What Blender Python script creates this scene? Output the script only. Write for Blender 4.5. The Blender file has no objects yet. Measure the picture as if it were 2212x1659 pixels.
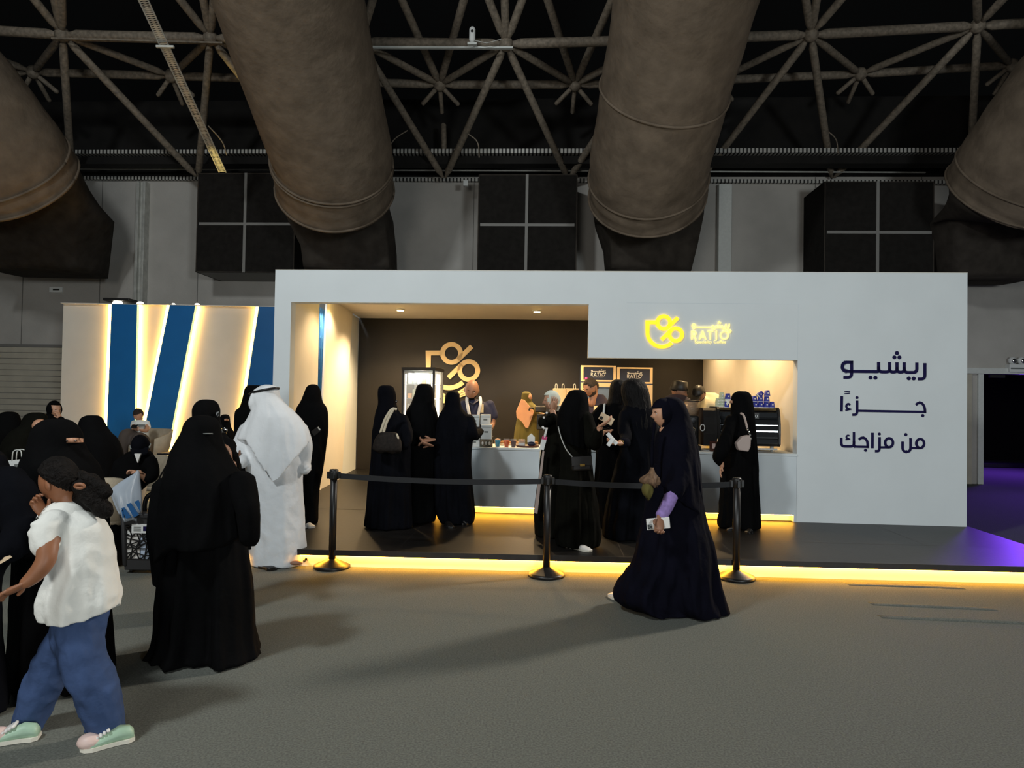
import bpy, bmesh, math, random
import numpy as np
from mathutils import Vector, Matrix
random.seed(4)
SC = bpy.context.scene
COL = SC.collection
# ------------------------------------------------------------------ camera, world, lights, exposure
F = 1540.0; PITCH = math.radians(1.17); ROLL = 0.0166; H = 1.62
fw = np.array([0, math.cos(PITCH), math.sin(PITCH)])
_r0 = np.array([1.0, 0, 0]); _u0 = np.array([0, -math.sin(PITCH), math.cos(PITCH)])
rt = math.cos(ROLL)*_r0 + math.sin(ROLL)*_u0
up = -math.sin(ROLL)*_r0 + math.cos(ROLL)*_u0
EYE = np.array([0, 0, H])
cam_d = bpy.data.cameras.new('camera'); cam = bpy.data.objects.new('camera', cam_d); COL.objects.link(cam)
cam_d.sensor_width = 36; cam_d.lens = F/2212*36; cam_d.clip_end = 200
cam.matrix_world = Matrix(((rt[0], up[0], -fw[0], 0), (rt[1], up[1], -fw[1], 0), (rt[2], up[2], -fw[2], H), (0, 0, 0, 1)))
SC.camera = cam
SC.view_settings.view_transform = 'Standard'; SC.view_settings.look = 'None'
SC.view_settings.gamma = 1; SC.view_settings.use_curve_mapping = False
SC.view_settings.exposure = 0.0
w = bpy.data.worlds.new('world'); SC.world = w; w.use_nodes = True
w.node_tree.nodes['Background'].inputs[0].default_value = (0.85, 0.92, 1.0, 1)
w.node_tree.nodes['Background'].inputs[1].default_value = 0.035

def area(name, loc, target, size, power, col, size_y=None, spread=None):
    l = bpy.data.lights.new(name, 'AREA'); l.energy = power; l.color = col; l.size = size
    if size_y: l.shape = 'RECTANGLE'; l.size_y = size_y
    if spread: l.spread = math.radians(spread)
    o = bpy.data.objects.new(name, l); COL.objects.link(o); o.location = loc
    o.rotation_euler = (Vector(target)-Vector(loc)).to_track_quat('-Z', 'Y').to_euler()
    return o
def spot(name, loc, target, power, col, angle=80, blend=.6, r=.05):
    l = bpy.data.lights.new(name, 'SPOT'); l.energy = power; l.color = col; l.spot_size = math.radians(angle)
    l.spot_blend = blend; l.shadow_soft_size = r
    o = bpy.data.objects.new(name, l); COL.objects.link(o); o.location = loc
    o.rotation_euler = (Vector(target)-Vector(loc)).to_track_quat('-Z', 'Y').to_euler()
    return o
WARM = (1.0, 0.69, 0.36)
# hall floodlights hanging behind and beside the visitors, plus an added low fill light
area('hall_light_left', (-5.0, 0.5, 8.2), (0.5, 8.5, 1.2), 0.9, 450, (0.93, 0.99, 1.0))
area('hall_light_right', (7, -9, 2.9), (4.5, 9, 1.8), 2.0, 700, (0.9, 0.98, 1.0))
area('low_fill_light', (-3, -7, 3.2), (0, 9, 4.0), 3.0, 290, (1.0, 0.97, 0.90))
area('hall_light_rear', (7.5, 9.6, 6.2), (-2.5, 3, 0), 0.8, 130, (1.0, 0.9, 0.78), spread=75)

# ------------------------------------------------------------------ pixel -> place helpers (true planes in the hall)
def ray(x, y): return fw + (x-1106)/F*rt - (y-829.5)/F*up
def atY(x, y, Y):
    d = ray(x, y); return EYE + Y/d[1]*d
def atZ(x, y, z):
    d = ray(x, y); return EYE + (z-H)/d[2]*d
class Plane:
    def __init__(s, p0, yaw, off=0):
        s.p0 = np.array(p0, float); s.yaw = yaw
        s.n = np.array([-math.sin(yaw), math.cos(yaw), 0]); s.e = np.array([math.cos(yaw), math.sin(yaw), 0]); s.off = off
    def __call__(s, x, y, off=0):
        d = ray(x, y); t = ((s.p0-EYE)@s.n + s.off + off)/(d@s.n); return EYE + t*d
    def uv(s, x, y, off=0):
        q = s(x, y, off); return (q-s.p0)@s.e, q[2]
    def W(s, u, v, z): return s.p0*[1, 1, 0] + s.e*u + s.n*(v+s.off) + np.array([0, 0, z])
YAW = math.radians(-3.87)
BF = Plane((5.51, 8.628, 0), YAW)             # booth front plane; u runs right (0 = booth's right edge), v runs into the booth
HW = Plane((0, 15.45, 0), math.radians(-3.15))  # hall wall
WP = Plane((0, 15.45, 0), 0)
PT = 0.165                                     # platform height

# ------------------------------------------------------------------ materials
def lin(c):
    r = []
    for v in c:
        v /= 255.0
        r.append(v/12.92 if v <= .04045 else ((v+.055)/1.055)**2.4)
    return (*r, 1)
def mat(name, col, rough=.6, metal=0, noise=0, nscale=20, bump=0, bscale=60, spec=.5, sheen=0, emit=None, estr=0, stretch=None, col2=None, coat=0):
    m = bpy.data.materials.new(name); m.use_nodes = True
    nt = m.node_tree; b = nt.nodes['Principled BSDF']
    c = lin(col); b.inputs['Base Color'].default_value = c
    b.inputs['Roughness'].default_value = rough; b.inputs['Metallic'].default_value = metal
    b.inputs['Specular IOR Level'].default_value = spec
    if sheen: b.inputs['Sheen Weight'].default_value = sheen
    if coat: b.inputs['Coat Weight'].default_value = coat
    tc = nt.nodes.new('ShaderNodeTexCoord'); mp = nt.nodes.new('ShaderNodeMapping')
    nt.links.new(tc.outputs['Object'], mp.inputs[0])
    if stretch: mp.inputs['Scale'].default_value = stretch
    if noise or col2:
        n = nt.nodes.new('ShaderNodeTexNoise'); n.inputs['Scale'].default_value = nscale; n.inputs['Detail'].default_value = 5
        nt.links.new(mp.outputs[0], n.inputs['Vector'])
        r = nt.nodes.new('ShaderNodeValToRGB'); nt.links.new(n.outputs['Fac'], r.inputs[0])
        k = noise
        lo = lin(col2) if col2 else tuple(max(0, x*(1-k)) for x in c[:3])+(1,)
        hi = c if col2 else tuple(x*(1+k) for x in c[:3])+(1,)
        r.color_ramp.elements[0].position = .3; r.color_ramp.elements[0].color = lo
        r.color_ramp.elements[1].position = .7; r.color_ramp.elements[1].color = hi
        nt.links.new(r.outputs[0], b.inputs['Base Color'])
    if bump:
        n2 = nt.nodes.new('ShaderNodeTexNoise'); n2.inputs['Scale'].default_value = bscale; n2.inputs['Detail'].default_value = 4
        nt.links.new(mp.outputs[0], n2.inputs['Vector'])
        bp = nt.nodes.new('ShaderNodeBump'); bp.inputs['Strength'].default_value = bump; bp.inputs['Distance'].default_value = .02
        nt.links.new(n2.outputs['Fac'], bp.inputs['Height']); nt.links.new(bp.outputs[0], b.inputs['Normal'])
    if emit:
        b.inputs['Emission Color'].default_value = lin(emit); b.inputs['Emission Strength'].default_value = estr
    return m
M = dict(
    carpet=mat('carpet', (104, 106, 100), .95, noise=.28, nscale=95, bump=.25, bscale=300, spec=.1),
    platform=mat('dark_vinyl', (24, 23, 22), .42, noise=.18, nscale=2.5, bump=.05, bscale=30, spec=.22),
    beige_floor=mat('beige_vinyl', (196, 178, 140), .35, noise=.08, nscale=3),
    lip=mat('dark_edge', (30, 27, 26), .5, noise=.3, nscale=12),
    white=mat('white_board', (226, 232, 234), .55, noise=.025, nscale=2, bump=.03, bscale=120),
    white_warm=mat('white_paint', (232, 226, 214), .6, noise=.03, nscale=3),
    counter=mat('counter_white', (214, 222, 226), .5, noise=.04, nscale=3),
    blackwall=mat('black_board', (20, 16, 13), .5, noise=.2, nscale=3, bump=.04, bscale=80),
    hallwall=mat('grey_cladding', (180, 176, 170), .8, noise=.12, nscale=1.2, bump=.15, bscale=30),
    slat=mat('beige_slat', (185, 178, 162), .6, noise=.08, nscale=4),
    steel=mat('galvanised_steel', (190, 190, 184), .5, metal=.25, noise=.15, nscale=8),
    steel_pale=mat('painted_column', (215, 218, 214), .55, noise=.05),
    tube=mat('dusty_tube', (124, 113, 99), .7, noise=.35, nscale=16, bump=.3, bscale=40),
    ceil=mat('black_ceiling', (9, 9, 8), .95),
    drape=mat('black_drape', (24, 22, 20), .95, noise=.3, nscale=3),
    duct=mat('brown_duct_cloth', (114, 101, 87), .9, noise=.2, nscale=4, bump=.6, bscale=9, spec=.15),
    duct_black=mat('black_duct_cloth', (60, 55, 50), .92, noise=.25, nscale=5, bump=.3, bscale=9, spec=.1),
    mesh=mat('black_mesh_cloth', (34, 32, 30), .95, noise=.2, nscale=9, bump=.2, bscale=40, spec=.1),
    bar=mat('grey_bar', (128, 126, 122), .6),
    blue=mat('blue_panel', (28, 108, 176), .35, noise=.04, nscale=4),
    paleb=mat('blue_lattice', (110, 165, 190), .5), palecard=mat('pale_blue_card', (190, 206, 228), .6),
    led=mat('warm_light_strip', (255, 220, 120), .5, emit=(255, 180, 54), estr=62),
    led2=mat('backdrop_light_strip', (255, 220, 130), .5, emit=(255, 198, 96), estr=16),
    sign=mat('yellow_sign', (255, 226, 40), .5, emit=(255, 205, 18), estr=1.0),
    signw=mat('pale_yellow_sign', (255, 240, 160), .5, emit=(255, 226, 120), estr=1.1),
    lamp=mat('lamp_glow', (255, 230, 160), .5, emit=(255, 214, 120), estr=60),
    lampw=mat('white_lamp_glow', (255, 250, 235), .5, emit=(255, 246, 225), estr=5),
    cream=mat('cream_logo', (245, 215, 160), .5),
    ink=mat('navy_letters', (26, 21, 70), .7, spec=.15),
    abaya=mat('black_cloth', (9, 9, 10), .9, spec=.06, noise=.3, nscale=4, bump=.2, bscale=25),
    abaya_b=mat('black_blue_cloth', (9, 10, 15), .9, spec=.06, noise=.3, nscale=5, bump=.2, bscale=25),
    abaya_n=mat('navy_cloth', (11, 11, 21), .9, spec=.06, noise=.3, nscale=5, bump=.2, bscale=25),
    abaya_g=mat('dark_green_cloth', (17, 17, 13), .9, spec=.06, noise=.3, nscale=5, bump=.2, bscale=25),
    thobe=mat('white_cotton', (222, 224, 226), .8, noise=.03, nscale=6, bump=.45, bscale=11, spec=.2),
    ghutra=mat('white_headcloth', (226, 228, 230), .85, noise=.03, nscale=9, bump=.3, bscale=14, spec=.2),
    olive=mat('olive_cloth', (92, 84, 34), .85, noise=.12, nscale=6, bump=.2, bscale=20),
    peach=mat('peach_cloth', (226, 168, 128), .85, noise=.06, nscale=8),
    skin=mat('skin', (196, 146, 116), .5, noise=.05, nscale=20),
    skin_d=mat('tan_skin', (148, 106, 82), .5, noise=.06, nscale=20),
    skin_g=mat('brown_skin', (146, 96, 66), .5, noise=.08, nscale=20),
    hair=mat('black_hair', (13, 11, 11), .6, spec=.15, noise=.5, nscale=25, bump=.8, bscale=70, stretch=(1, 1, .25)),
    hair_c=mat('curly_black_hair', (18, 14, 12), .7, spec=.15, noise=.5, nscale=30, bump=1, bscale=60),
    hair_b=mat('brown_hair', (44, 32, 24), .7, noise=.5, nscale=40, bump=1, bscale=90),
    eye=mat('dark_eye', (20, 14, 12), .2),
    lips=mat('lips', (150, 84, 76), .5),
    navyshirt=mat('navy_shirt', (30, 34, 62), .8, noise=.15, nscale=8, bump=.2, bscale=20),
    plumshirt=mat('plum_shirt', (40, 32, 48), .8, noise=.15, nscale=8),
    creamshirt=mat('cream_shirt', (226, 214, 176), .8, noise=.06, nscale=8),
    tee=mat('white_knit', (232, 232, 226), .85, noise=.04, nscale=9, bump=.25, bscale=22, spec=.2),
    tan_knit=mat('tan_knit', (205, 180, 160), .9, noise=.08, nscale=30, bump=.3, bscale=40, spec=.2),
    jeans=mat('blue_denim', (58, 76, 112), .85, noise=.22, nscale=7, bump=.35, bscale=18, spec=.15),
    mint=mat('mint_leather', (158, 188, 164), .5, noise=.1, nscale=18),
    pink=mat('pale_pink_leather', (216, 190, 182), .5),
    sole=mat('off_white_rubber', (226, 222, 208), .5),
    black=mat('black_plastic', (20, 19, 19), .45),
    blackm=mat('black_metal', (24, 22, 22), .4, noise=.1),
    tape=mat('black_webbing', (26, 27, 30), .8),
    chrome=mat('polished_steel', (200, 200, 200), .12, metal=1),
    machine=mat('dark_mirror_steel', (92, 94, 96), .14, metal=1),
    darkchrome=mat('dark_polished_steel', (120, 120, 120), .16, metal=1),
    gold=mat('gold_clasp', (220, 180, 100), .25, metal=1),
    basket=mat('charcoal_plastic', (46, 46, 48), .5),
    paper=mat('white_paper', (226, 228, 226), .7),
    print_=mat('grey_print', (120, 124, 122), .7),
    glass=None, chair=mat('beige_felt', (178, 164, 142), .9, noise=.1, nscale=12, bump=.2, bscale=60),
    taupe=mat('taupe_leather', (178, 160, 152), .55), darkbag=mat('dark_brown_leather', (32, 27, 24), .75, spec=.2, noise=.4, nscale=40),
    beige_strap=mat('beige_leather', (196, 184, 160), .55),
    fridge=mat('warm_lit_fridge_frame', (214, 190, 150), .4), navy=mat('navy_print', (30, 36, 58), .35, noise=.15, nscale=6),  # frame beige holds the warm booth light falling on white frames
    fridge_side=mat('fridge_side_blue', (62, 82, 128), .4), fglass=mat('frosted_glass', (92, 110, 138), .25, noise=.1, nscale=6),
    cupblue=mat('blue_card', (42, 52, 150), .55), cupgreen=mat('pale_green_card', (176, 186, 160), .55), cupwhite=mat('white_card', (232, 232, 228), .55),
    wood=mat('dark_wood', (70, 34, 24), .4, noise=.25, nscale=14), pastry=mat('golden_pastry', (196, 142, 84), .7, noise=.25, nscale=50),
    bean=mat('coffee_beans', (50, 34, 26), .6, noise=.4, nscale=60), purple=mat('lilac_sleeve', (140, 116, 176), .8, noise=.25, nscale=25),
    straps=mat('white_strap', (232, 230, 226), .7), magenta=mat('magenta_card', (200, 70, 120), .6), red=mat('red_indicator', (255, 60, 90), .5, emit=(255, 40, 90), estr=3),
    green=mat('green_print', (52, 78, 60), .6, col2=(150, 120, 100), nscale=40), purplelit=mat('violet_stage_light', (70, 30, 220), .6, emit=(80, 30, 255), estr=.8),
    dark_in=mat('dark_hall_beyond', (10, 10, 16), .9),
    white_scarf=mat('white_patterned_scarf', (226, 230, 214), .8, noise=.06, nscale=16), shoe_w=mat('white_leather', (226, 224, 220), .5),
    bluepr=mat('blue_print', (30, 92, 150), .5), brownf=mat('brown_print_scarf', (110, 84, 62), .8, noise=.4, nscale=40), kraft=mat('cream_kraft', (226, 200, 166), .7),
    leather=mat('black_leather', (18, 16, 16), .4), greyw=mat('grey_wall_shade', (120, 118, 114), .8), blanket=mat('grey_brown_cloth', (84, 74, 68), .9),
)
def glassmat(name, col=(235, 240, 245), alpha=.25, rough=.08):
    m = mat(name, col, rough); b = m.node_tree.nodes['Principled BSDF']; b.inputs['Alpha'].default_value = alpha
    return m
M['glass'] = glassmat('clear_glass', (225, 232, 236), .22)
M['cup_glass'] = glassmat('cup_glass', (225, 232, 236), .10)
M['plastic'] = glassmat('cloudy_plastic', (200, 212, 226), .72, .25)
M['hopper'] = glassmat('smoky_plastic', (190, 160, 130), .45, .1)
M['drink_b'] = glassmat('blue_drink', (20, 140, 180), .95); M['drink_o'] = glassmat('orange_drink', (220, 96, 20), .95); M['drink_r'] = glassmat('dark_red_drink', (70, 14, 20), .95)
def ledge_mat():
    # perforated metal: dark slots in a pale strip
    m = mat('perforated_steel', (150, 148, 142), .5, metal=.1); nt = m.node_tree; b = nt.nodes['Principled BSDF']
    tc = nt.nodes.new('ShaderNodeTexCoord'); br = nt.nodes.new('ShaderNodeTexWave'); br.inputs['Scale'].default_value = 4
    nt.links.new(tc.outputs['Object'], br.inputs[0])
    r = nt.nodes.new('ShaderNodeValToRGB'); r.color_ramp.interpolation = 'CONSTANT'
    r.color_ramp.elements[0].color = lin((30, 29, 28)); r.color_ramp.elements[1].position = .35; r.color_ramp.elements[1].color = lin((190, 188, 182))
    nt.links.new(br.outputs['Fac'], r.inputs[0]); nt.links.new(r.outputs[0], b.inputs['Base Color']); return m
M['perf'] = ledge_mat()

# ------------------------------------------------------------------ mesh builder
class MB:
    def __init__(s): s.v = []; s.f = []
    def add(s, vs, fs):
        n = len(s.v); s.v += [tuple(map(float, p)) for p in vs]; s.f += [tuple(i+n for i in f) for f in fs]; return s
    def hexa(s, p):  # 8 points: bottom 4 ccw, top 4
        return s.add(p, [(3, 2, 1, 0), (4, 5, 6, 7), (0, 1, 5, 4), (1, 2, 6, 5), (2, 3, 7, 6), (3, 0, 4, 7)])
    def box(s, x0, x1, y0, y1, z0, z1, W=None):
        p = [(x0, y0, z0), (x1, y0, z0), (x1, y1, z0), (x0, y1, z0), (x0, y0, z1), (x1, y0, z1), (x1, y1, z1), (x0, y1, z1)]
        if W: p = [W(*q) for q in p]
        return s.hexa(p)
    def prism(s, poly, off):  # poly: list of 3d points (planar, ccw seen from outside), off: vector of thickness
        off = np.array(off); n = len(poly); a = [np.array(q, float) for q in poly]; b = [q+off for q in a]
        return s.add(a+b, [tuple(range(n)), tuple(range(2*n-1, n-1, -1))]+[(i, i+n, (i+1) % n+n, (i+1) % n) for i in range(n)])
    def rings(s, R, cap=True):
        n = len(R[0]); m = len(R); vs = [p for r in R for p in r]; fs = []
        for i in range(m-1):
            for j in range(n): fs.append((i*n+j, i*n+(j+1) % n, (i+1)*n+(j+1) % n, (i+1)*n+j))
        if cap: fs += [tuple(range(n-1, -1, -1)), tuple((m-1)*n+j for j in range(n))]
        return s.add(vs, fs)
    def tube(s, pts, rad, n=10, flat=1.0, flatdir=None, round_=True):
        P = [np.array(p, float) for p in pts]
        if not hasattr(rad, '__len__'): rad = [rad]*len(P)
        rad = list(rad)
        T = []
        for i in range(len(P)):
            t = P[min(i+1, len(P)-1)]-P[max(i-1, 0)]; T.append(t/(np.linalg.norm(t)+1e-9))
        if round_:
            P = [P[0]-T[0]*rad[0]*.6]+P+[P[-1]+T[-1]*rad[-1]*.6]; rad = [rad[0]*.55]+rad+[rad[-1]*.55]; T = [T[0]]+T+[T[-1]]
        a = np.array(flatdir if flatdir is not None else (0, 0, 1.0) if abs(T[0][2]) < .9 else (1.0, 0, 0))
        R = []
        for p, t, r in zip(P, T, rad):
            a = a - t*(a@t); a = a/(np.linalg.norm(a)+1e-9); b = np.cross(t, a)
            R.append([p + r*(flat*math.cos(q)*a + math.sin(q)*b) for q in [2*math.pi*k/n for k in range(n)]])
        return s.rings(R)
    def ell(s, c, r, nu=14, nv=9, rot=None):
        c = np.array(c, float); R = []
        for i in range(nv+1):
            ph = -math.pi/2 + math.pi*(i+.0)/nv; ph = max(-1.52, min(1.52, ph)); ring = []
            for j in range(nu):
                th = 2*math.pi*j/nu; q = np.array([r[0]*math.cos(ph)*math.cos(th), r[1]*math.cos(ph)*math.sin(th), r[2]*math.sin(ph)])
                if rot is not None: q = rot@q
                ring.append(c+q)
            R.append(ring)
        return s.rings(R)
    def cyl(s, c, r0, r1, h, n=20, axis=(0, 0, 1)):
        c = np.array(c, float); ax = np.array(axis, float); ax /= np.linalg.norm(ax)
        a = np.array([1.0, 0, 0]) if abs(ax[0]) < .9 else np.array([0, 1.0, 0]); a = a-ax*(a@ax); a /= np.linalg.norm(a); b = np.cross(ax, a)
        R = [[c+ax*t*h + r*(math.cos(q)*a+math.sin(q)*b) for q in [2*math.pi*k/n for k in range(n)]] for t, r in ((0, r0), (1, r1))]
        return s.rings(R)
    def lathe(s, c, prof, n=28):
        c = np.array(c, float)
        return s.rings([[c+np.array([r*math.cos(2*math.pi*k/n), r*math.sin(2*math.pi*k/n), z]) for k in range(n)] for r, z in prof])
def link(name, me, m, parent=None):
    o = bpy.data.objects.new(name, me); COL.objects.link(o)
    if m is not None:
        me.materials.clear(); me.materials.append(m)
    if parent is not None: o.parent = parent
    return o
def rootloc(parent):
    p = parent
    while p is not None and p.parent is not None: p = p.parent
    return np.array(p.location) if p is not None else np.zeros(3)
def put(name, mb, m, parent=None, smooth=False, bevel=0, remesh=0, smoothit=0, sub=0):
    L = rootloc(parent) if parent is not None else (np.array(mb.v).min(0)+np.array(mb.v).max(0))/2
    if parent is None: L[2] = np.array(mb.v)[:, 2].min()
    me = bpy.data.meshes.new(name)
    me.from_pydata([tuple(np.array(v)-L) for v in mb.v], [], mb.f); me.update()
    if remesh or bevel or smoothit or sub:
        t = bpy.data.objects.new('tmp', me); COL.objects.link(t)
        if remesh:
            md = t.modifiers.new('r', 'REMESH'); md.mode = 'VOXEL'; md.voxel_size = remesh
        if smoothit:
            md = t.modifiers.new('s', 'SMOOTH'); md.factor = .5; md.iterations = smoothit
        if bevel:
            md = t.modifiers.new('b', 'BEVEL'); md.width = bevel; md.segments = 2; md.limit_method = 'ANGLE'
        if sub:
            md = t.modifiers.new('u', 'SUBSURF'); md.levels = sub; md.render_levels = sub
        dg = bpy.context.evaluated_depsgraph_get(); m2 = bpy.data.meshes.new_from_object(t.evaluated_get(dg)); bpy.data.objects.remove(t); me = m2; me.name = name
    if smooth:
        me.polygons.foreach_set('use_smooth', [True]*len(me.polygons))
    o = link(name, me, m, parent)
    if parent is None: o.location = L
    return o
def tag(o, label=None, cat=None, group=None, kind=None):
    if label: o['label'] = label
    if cat: o['category'] = cat
    if group: o['group'] = group
    if kind: o['kind'] = kind
    return o
def thing(name, loc, label, cat, group=None):
    o = bpy.data.objects.new(name, None); COL.objects.link(o); o.location = tuple(map(float, loc)); o.empty_display_size = .1
    return tag(o, label, cat, group)
# flat strokes lying on a plane: pts in pixel coords through map fn P(x,y)->3d, thick vector
def stroke(mb, pts, w, P, off, closed=False):
    pts = [np.array(p, float) for p in pts]; n = len(pts)
    L, Rr = [], []
    for i in range(n):
        a = pts[(i-1) % n] if (closed or i > 0) else pts[i]; b = pts[(i+1) % n] if (closed or i < n-1) else pts[i]
        d = b-a; d = d/(np.linalg.norm(d)+1e-9); nn = np.array([-d[1], d[0]])
        k = 1.0
        if (closed or 0 < i < n-1):
            d1 = pts[i]-a; d1 = d1/(np.linalg.norm(d1)+1e-9); c = abs(d1@d); k = min(1.5, 1/max(c, .5))
        L.append(pts[i]+nn*w/2*k); Rr.append(pts[i]-nn*w/2*k)
    m = n if closed else n-1
    off = np.array(off)
    vs = []; fs = []
    for i in range(n):
        a, b = P(*L[i]), P(*Rr[i]); vs += [a, b, a+off, b+off]
    for i in range(m):
        j = (i+1) % n; a, b = i*4, j*4
        fs += [(a+2, b+2, b+3, a+3), (a, b, b+2, a+2), (a+1, a+3, b+3, b+1)]
    if not closed: fs += [(0, 2, 3, 1), ((n-1)*4, (n-1)*4+1, (n-1)*4+3, (n-1)*4+2)]
    mb.add(vs, fs)
def disc(mb, c, r, P, off, n=18):
    off = np.array(off); a = [P(c[0]+r*math.cos(2*math.pi*k/n), c[1]+r*math.sin(2*math.pi*k/n)) for k in range(n)]
    mb.prism([q+off for q in a], -off)
def arc(cx, cy, rx, ry, a0, a1, n=14):
    return [(cx+rx*math.cos(math.radians(a0+(a1-a0)*k/n)), cy+ry*math.sin(math.radians(a0+(a1-a0)*k/n))) for k in range(n+1)]
def rnd(pts, r=.3, n=5):  # round the corners of a polyline
    pts = [np.array(p, float) for p in pts]; out = [pts[0]]
    for i in range(1, len(pts)-1):
        a, b, c = pts[i-1], pts[i], pts[i+1]
        ra = min(r, np.linalg.norm(a-b)/2); rc = min(r, np.linalg.norm(c-b)/2)
        p = b+(a-b)/np.linalg.norm(a-b)*ra; q = b+(c-b)/np.linalg.norm(c-b)*rc
        for k in range(n+1):
            t = k/n; out.append((1-t)**2*p+2*t*(1-t)*b+t*t*q)
    out.append(pts[-1]); return out
# ================================================================== SETTING
X0, X1, Y0, Y1 = -20, 20, -8, 23
fl = put('floor', MB().add([(X0, Y0, 0), (X1, Y0, 0), (X1, Y1, 0), (X0, Y1, 0)], [(0, 1, 2, 3)]), M['carpet']); tag(fl, 'grey speckled carpet of the exhibition hall', kind='structure')
for pts, hh in ([((1830, 1262), (2080, 1270))], .006), ([((1880, 1304), (2150, 1316))], .008), ([((1900, 1332), (2300, 1349))], .012):
    for a, b in pts:
        p, q = atZ(*a, 0), atZ(*b, 0); n_ = 16; R = []
        for k in range(n_+1):
            c = p+(q-p)*k/n_; s_ = math.sin(math.pi*k/n_)**.5*hh+.0005
            R.append([c+np.array([0, .05, 0]), c+np.array([0, 0.012, s_]), c+np.array([0, -.012, s_]), c+np.array([0, -.05, 0])])
        put('carpet_ridge', MB().rings(R), M['carpet'], fl, smooth=True)
ce = put('ceiling', MB().box(X0, X1, Y0, Y1, 11, 11.1), M['ceil']); tag(ce, 'black unlit roof above the space frame', kind='structure')
# hall wall
du0 = HW.uv(2112, 812, -.03)[0]+.11; du1 = du0-.11+2.6
wb = MB().box(-22, du0, 0, .2, 0, 6.45, HW.W).box(du1, 22, 0, .2, 0, 6.45, HW.W).box(du0, du1, 0, .2, 2.3, 6.45, HW.W)
hw = put('wall_back', wb, M['hallwall']); tag(hw, 'grey clad wall of the hall behind the booths', kind='structure')
for u in (-13.6, -11.1, -9.3, -7.05, -5.2, -3, -.9, 1.2, 3.3, 6.4, 8.6, 11.0, 13.4):
    put('panel_seam', MB().box(u-.006, u+.006, -.012, 0, 2.6, 6.45, HW.W), M['greyw'], hw)
zs = 0.0; k = 0
while zs < 2.55:
    put('slat', MB().box(-14, -6.5, -.035, 0, zs+.006, zs+.122, HW.W), M['slat'], hw, bevel=.006); zs += .13
put('trim', MB().box(-14, -6.5, -.05, 0, 2.6, 2.66, HW.W), M['greyw'], hw)
def wallpt(x, y, off=0): return HW.uv(x, y, off)
# drape above the wall
put('wall_drape', MB().box(-20, 20, .3, .35, 6.0, 8.3, HW.W), M['drape'])
tag(bpy.data.objects['wall_drape'], 'black drape hung under the roof', kind='structure')
# columns
u0, _ = wallpt(1548, 500); u1, _ = wallpt(1576, 500)
tag(put('column', MB().box(u0, u1, -.18, 0, 0, 6.25, HW.W), M['steel_pale'], bevel=.01), 'pale painted steel column on the wall right of the second duct', kind='structure')
u0, _ = wallpt(303, 500); u1, _ = wallpt(322, 500)
c = MB().box(u0, u0+.06, -.2, 0, 0, 6.3, HW.W).box(u0+.06, u0+.13, -.12, -.06, 0, 6.3, HW.W).box(u1-.05, u1, -.2, 0, 0, 6.3, HW.W)
tag(put('column', c, M['steel'], bevel=.004), 'galvanised steel channel column on the wall at left', kind='structure')
# rails and cable trays under the roof
def rail(name, a, b, off, hgt, dep, m, label):
    p = HW.uv(*a, off); q = HW.uv(*b, off)
    mb = MB().hexa([HW.W(p[0], off, p[1]-hgt), HW.W(q[0], off, q[1]-hgt), HW.W(q[0], off+dep, q[1]-hgt), HW.W(p[0], off+dep, p[1]-hgt),
                    HW.W(p[0], off, p[1]), HW.W(q[0], off, q[1]), HW.W(q[0], off+dep, q[1]), HW.W(p[0], off+dep, p[1])])
    return tag(put(name, mb, m), label, 'rail' if 'rail' in name else 'tray')
rail('wall_rail', (150, 380), (2212, 390), -.12, .07, .1, M['perf'], 'perforated steel rail along the top of the grey wall')
rail('cable_tray', (125, 323), (2150, 319), -.9, .09, .25, M['perf'], 'perforated cable tray crossing below the roof drape')
rail('conduit_rail', (150, 350), (2100, 352), -.6, .03, .03, M['steel'], 'thin steel conduit running under the cable tray')
rail('conduit_rail', (160, 363), (2000, 371), -.3, .025, .03, M['steel'], 'thin steel conduit just above the wall rail')
rail('dark_rail', (150, 338), (2100, 336), -.8, .16, .3, M['drape'], 'dark boxed rail behind the cable tray')
# door on the right with violet light beyond
u0, z0 = wallpt(2112, 812, -.03); u1 = u0+2.6
d = put('door_1', MB().box(u0, u0+.11, -.06, .1, 0, 2.3, HW.W).box(u1, u1+.11, -.06, .1, 0, 2.3, HW.W).box(u0-.3, u1+.4, -.1, .1, 2.3, 2.42, HW.W), M['steel_pale'], bevel=.006)
tag(d, 'pale grey steel door frame opening to a dark hall', kind='structure')
put('door_closer', MB().box(u0+.2, u0+.5, -.12, -.06, 2.22, 2.28, HW.W), M['black'], d)
uw, _ = wallpt(2096, 900)
put('trim', MB().box(uw-.25, u0-.12, -.04, 0, 0, 2.3, HW.W), M['slat'], d)
tag(put('wall_beyond', MB().box(u0-4, u1+5, 7, 7.2, 0, 6, HW.W).box(u0-4.2, u0-4, .3, 7, 0, 6, HW.W), M['dark_in']), 'dark wall of the hall beyond the door', kind='structure')
tag(put('ceiling_beyond', MB().box(u0-4.2, u1+5, .2, 7.2, 5, 5.1, HW.W), M['dark_in']), 'dark roof of the hall beyond the door', kind='structure')
tag(put('stage_edge', MB().box(u0-1.5, u1+3, 4.2, 4.5, 0, .12, HW.W), M['black'], bevel=.02), 'low dark kerb on the violet lit floor beyond the door', 'kerb')
area('violet_light', tuple(HW.W(u0+2.6, 2.6, 2.6)), tuple(HW.W(u0+1.2, 1.6, 0)), 1.0, 110, (.22, .06, 1.0))
area('violet_light_low', tuple(HW.W(u0+1.7, .6, 1.9)), tuple(HW.W(u0-3.0, -7, 0)), .8, 14, (.22, .06, 1.0), spread=60)
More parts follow.
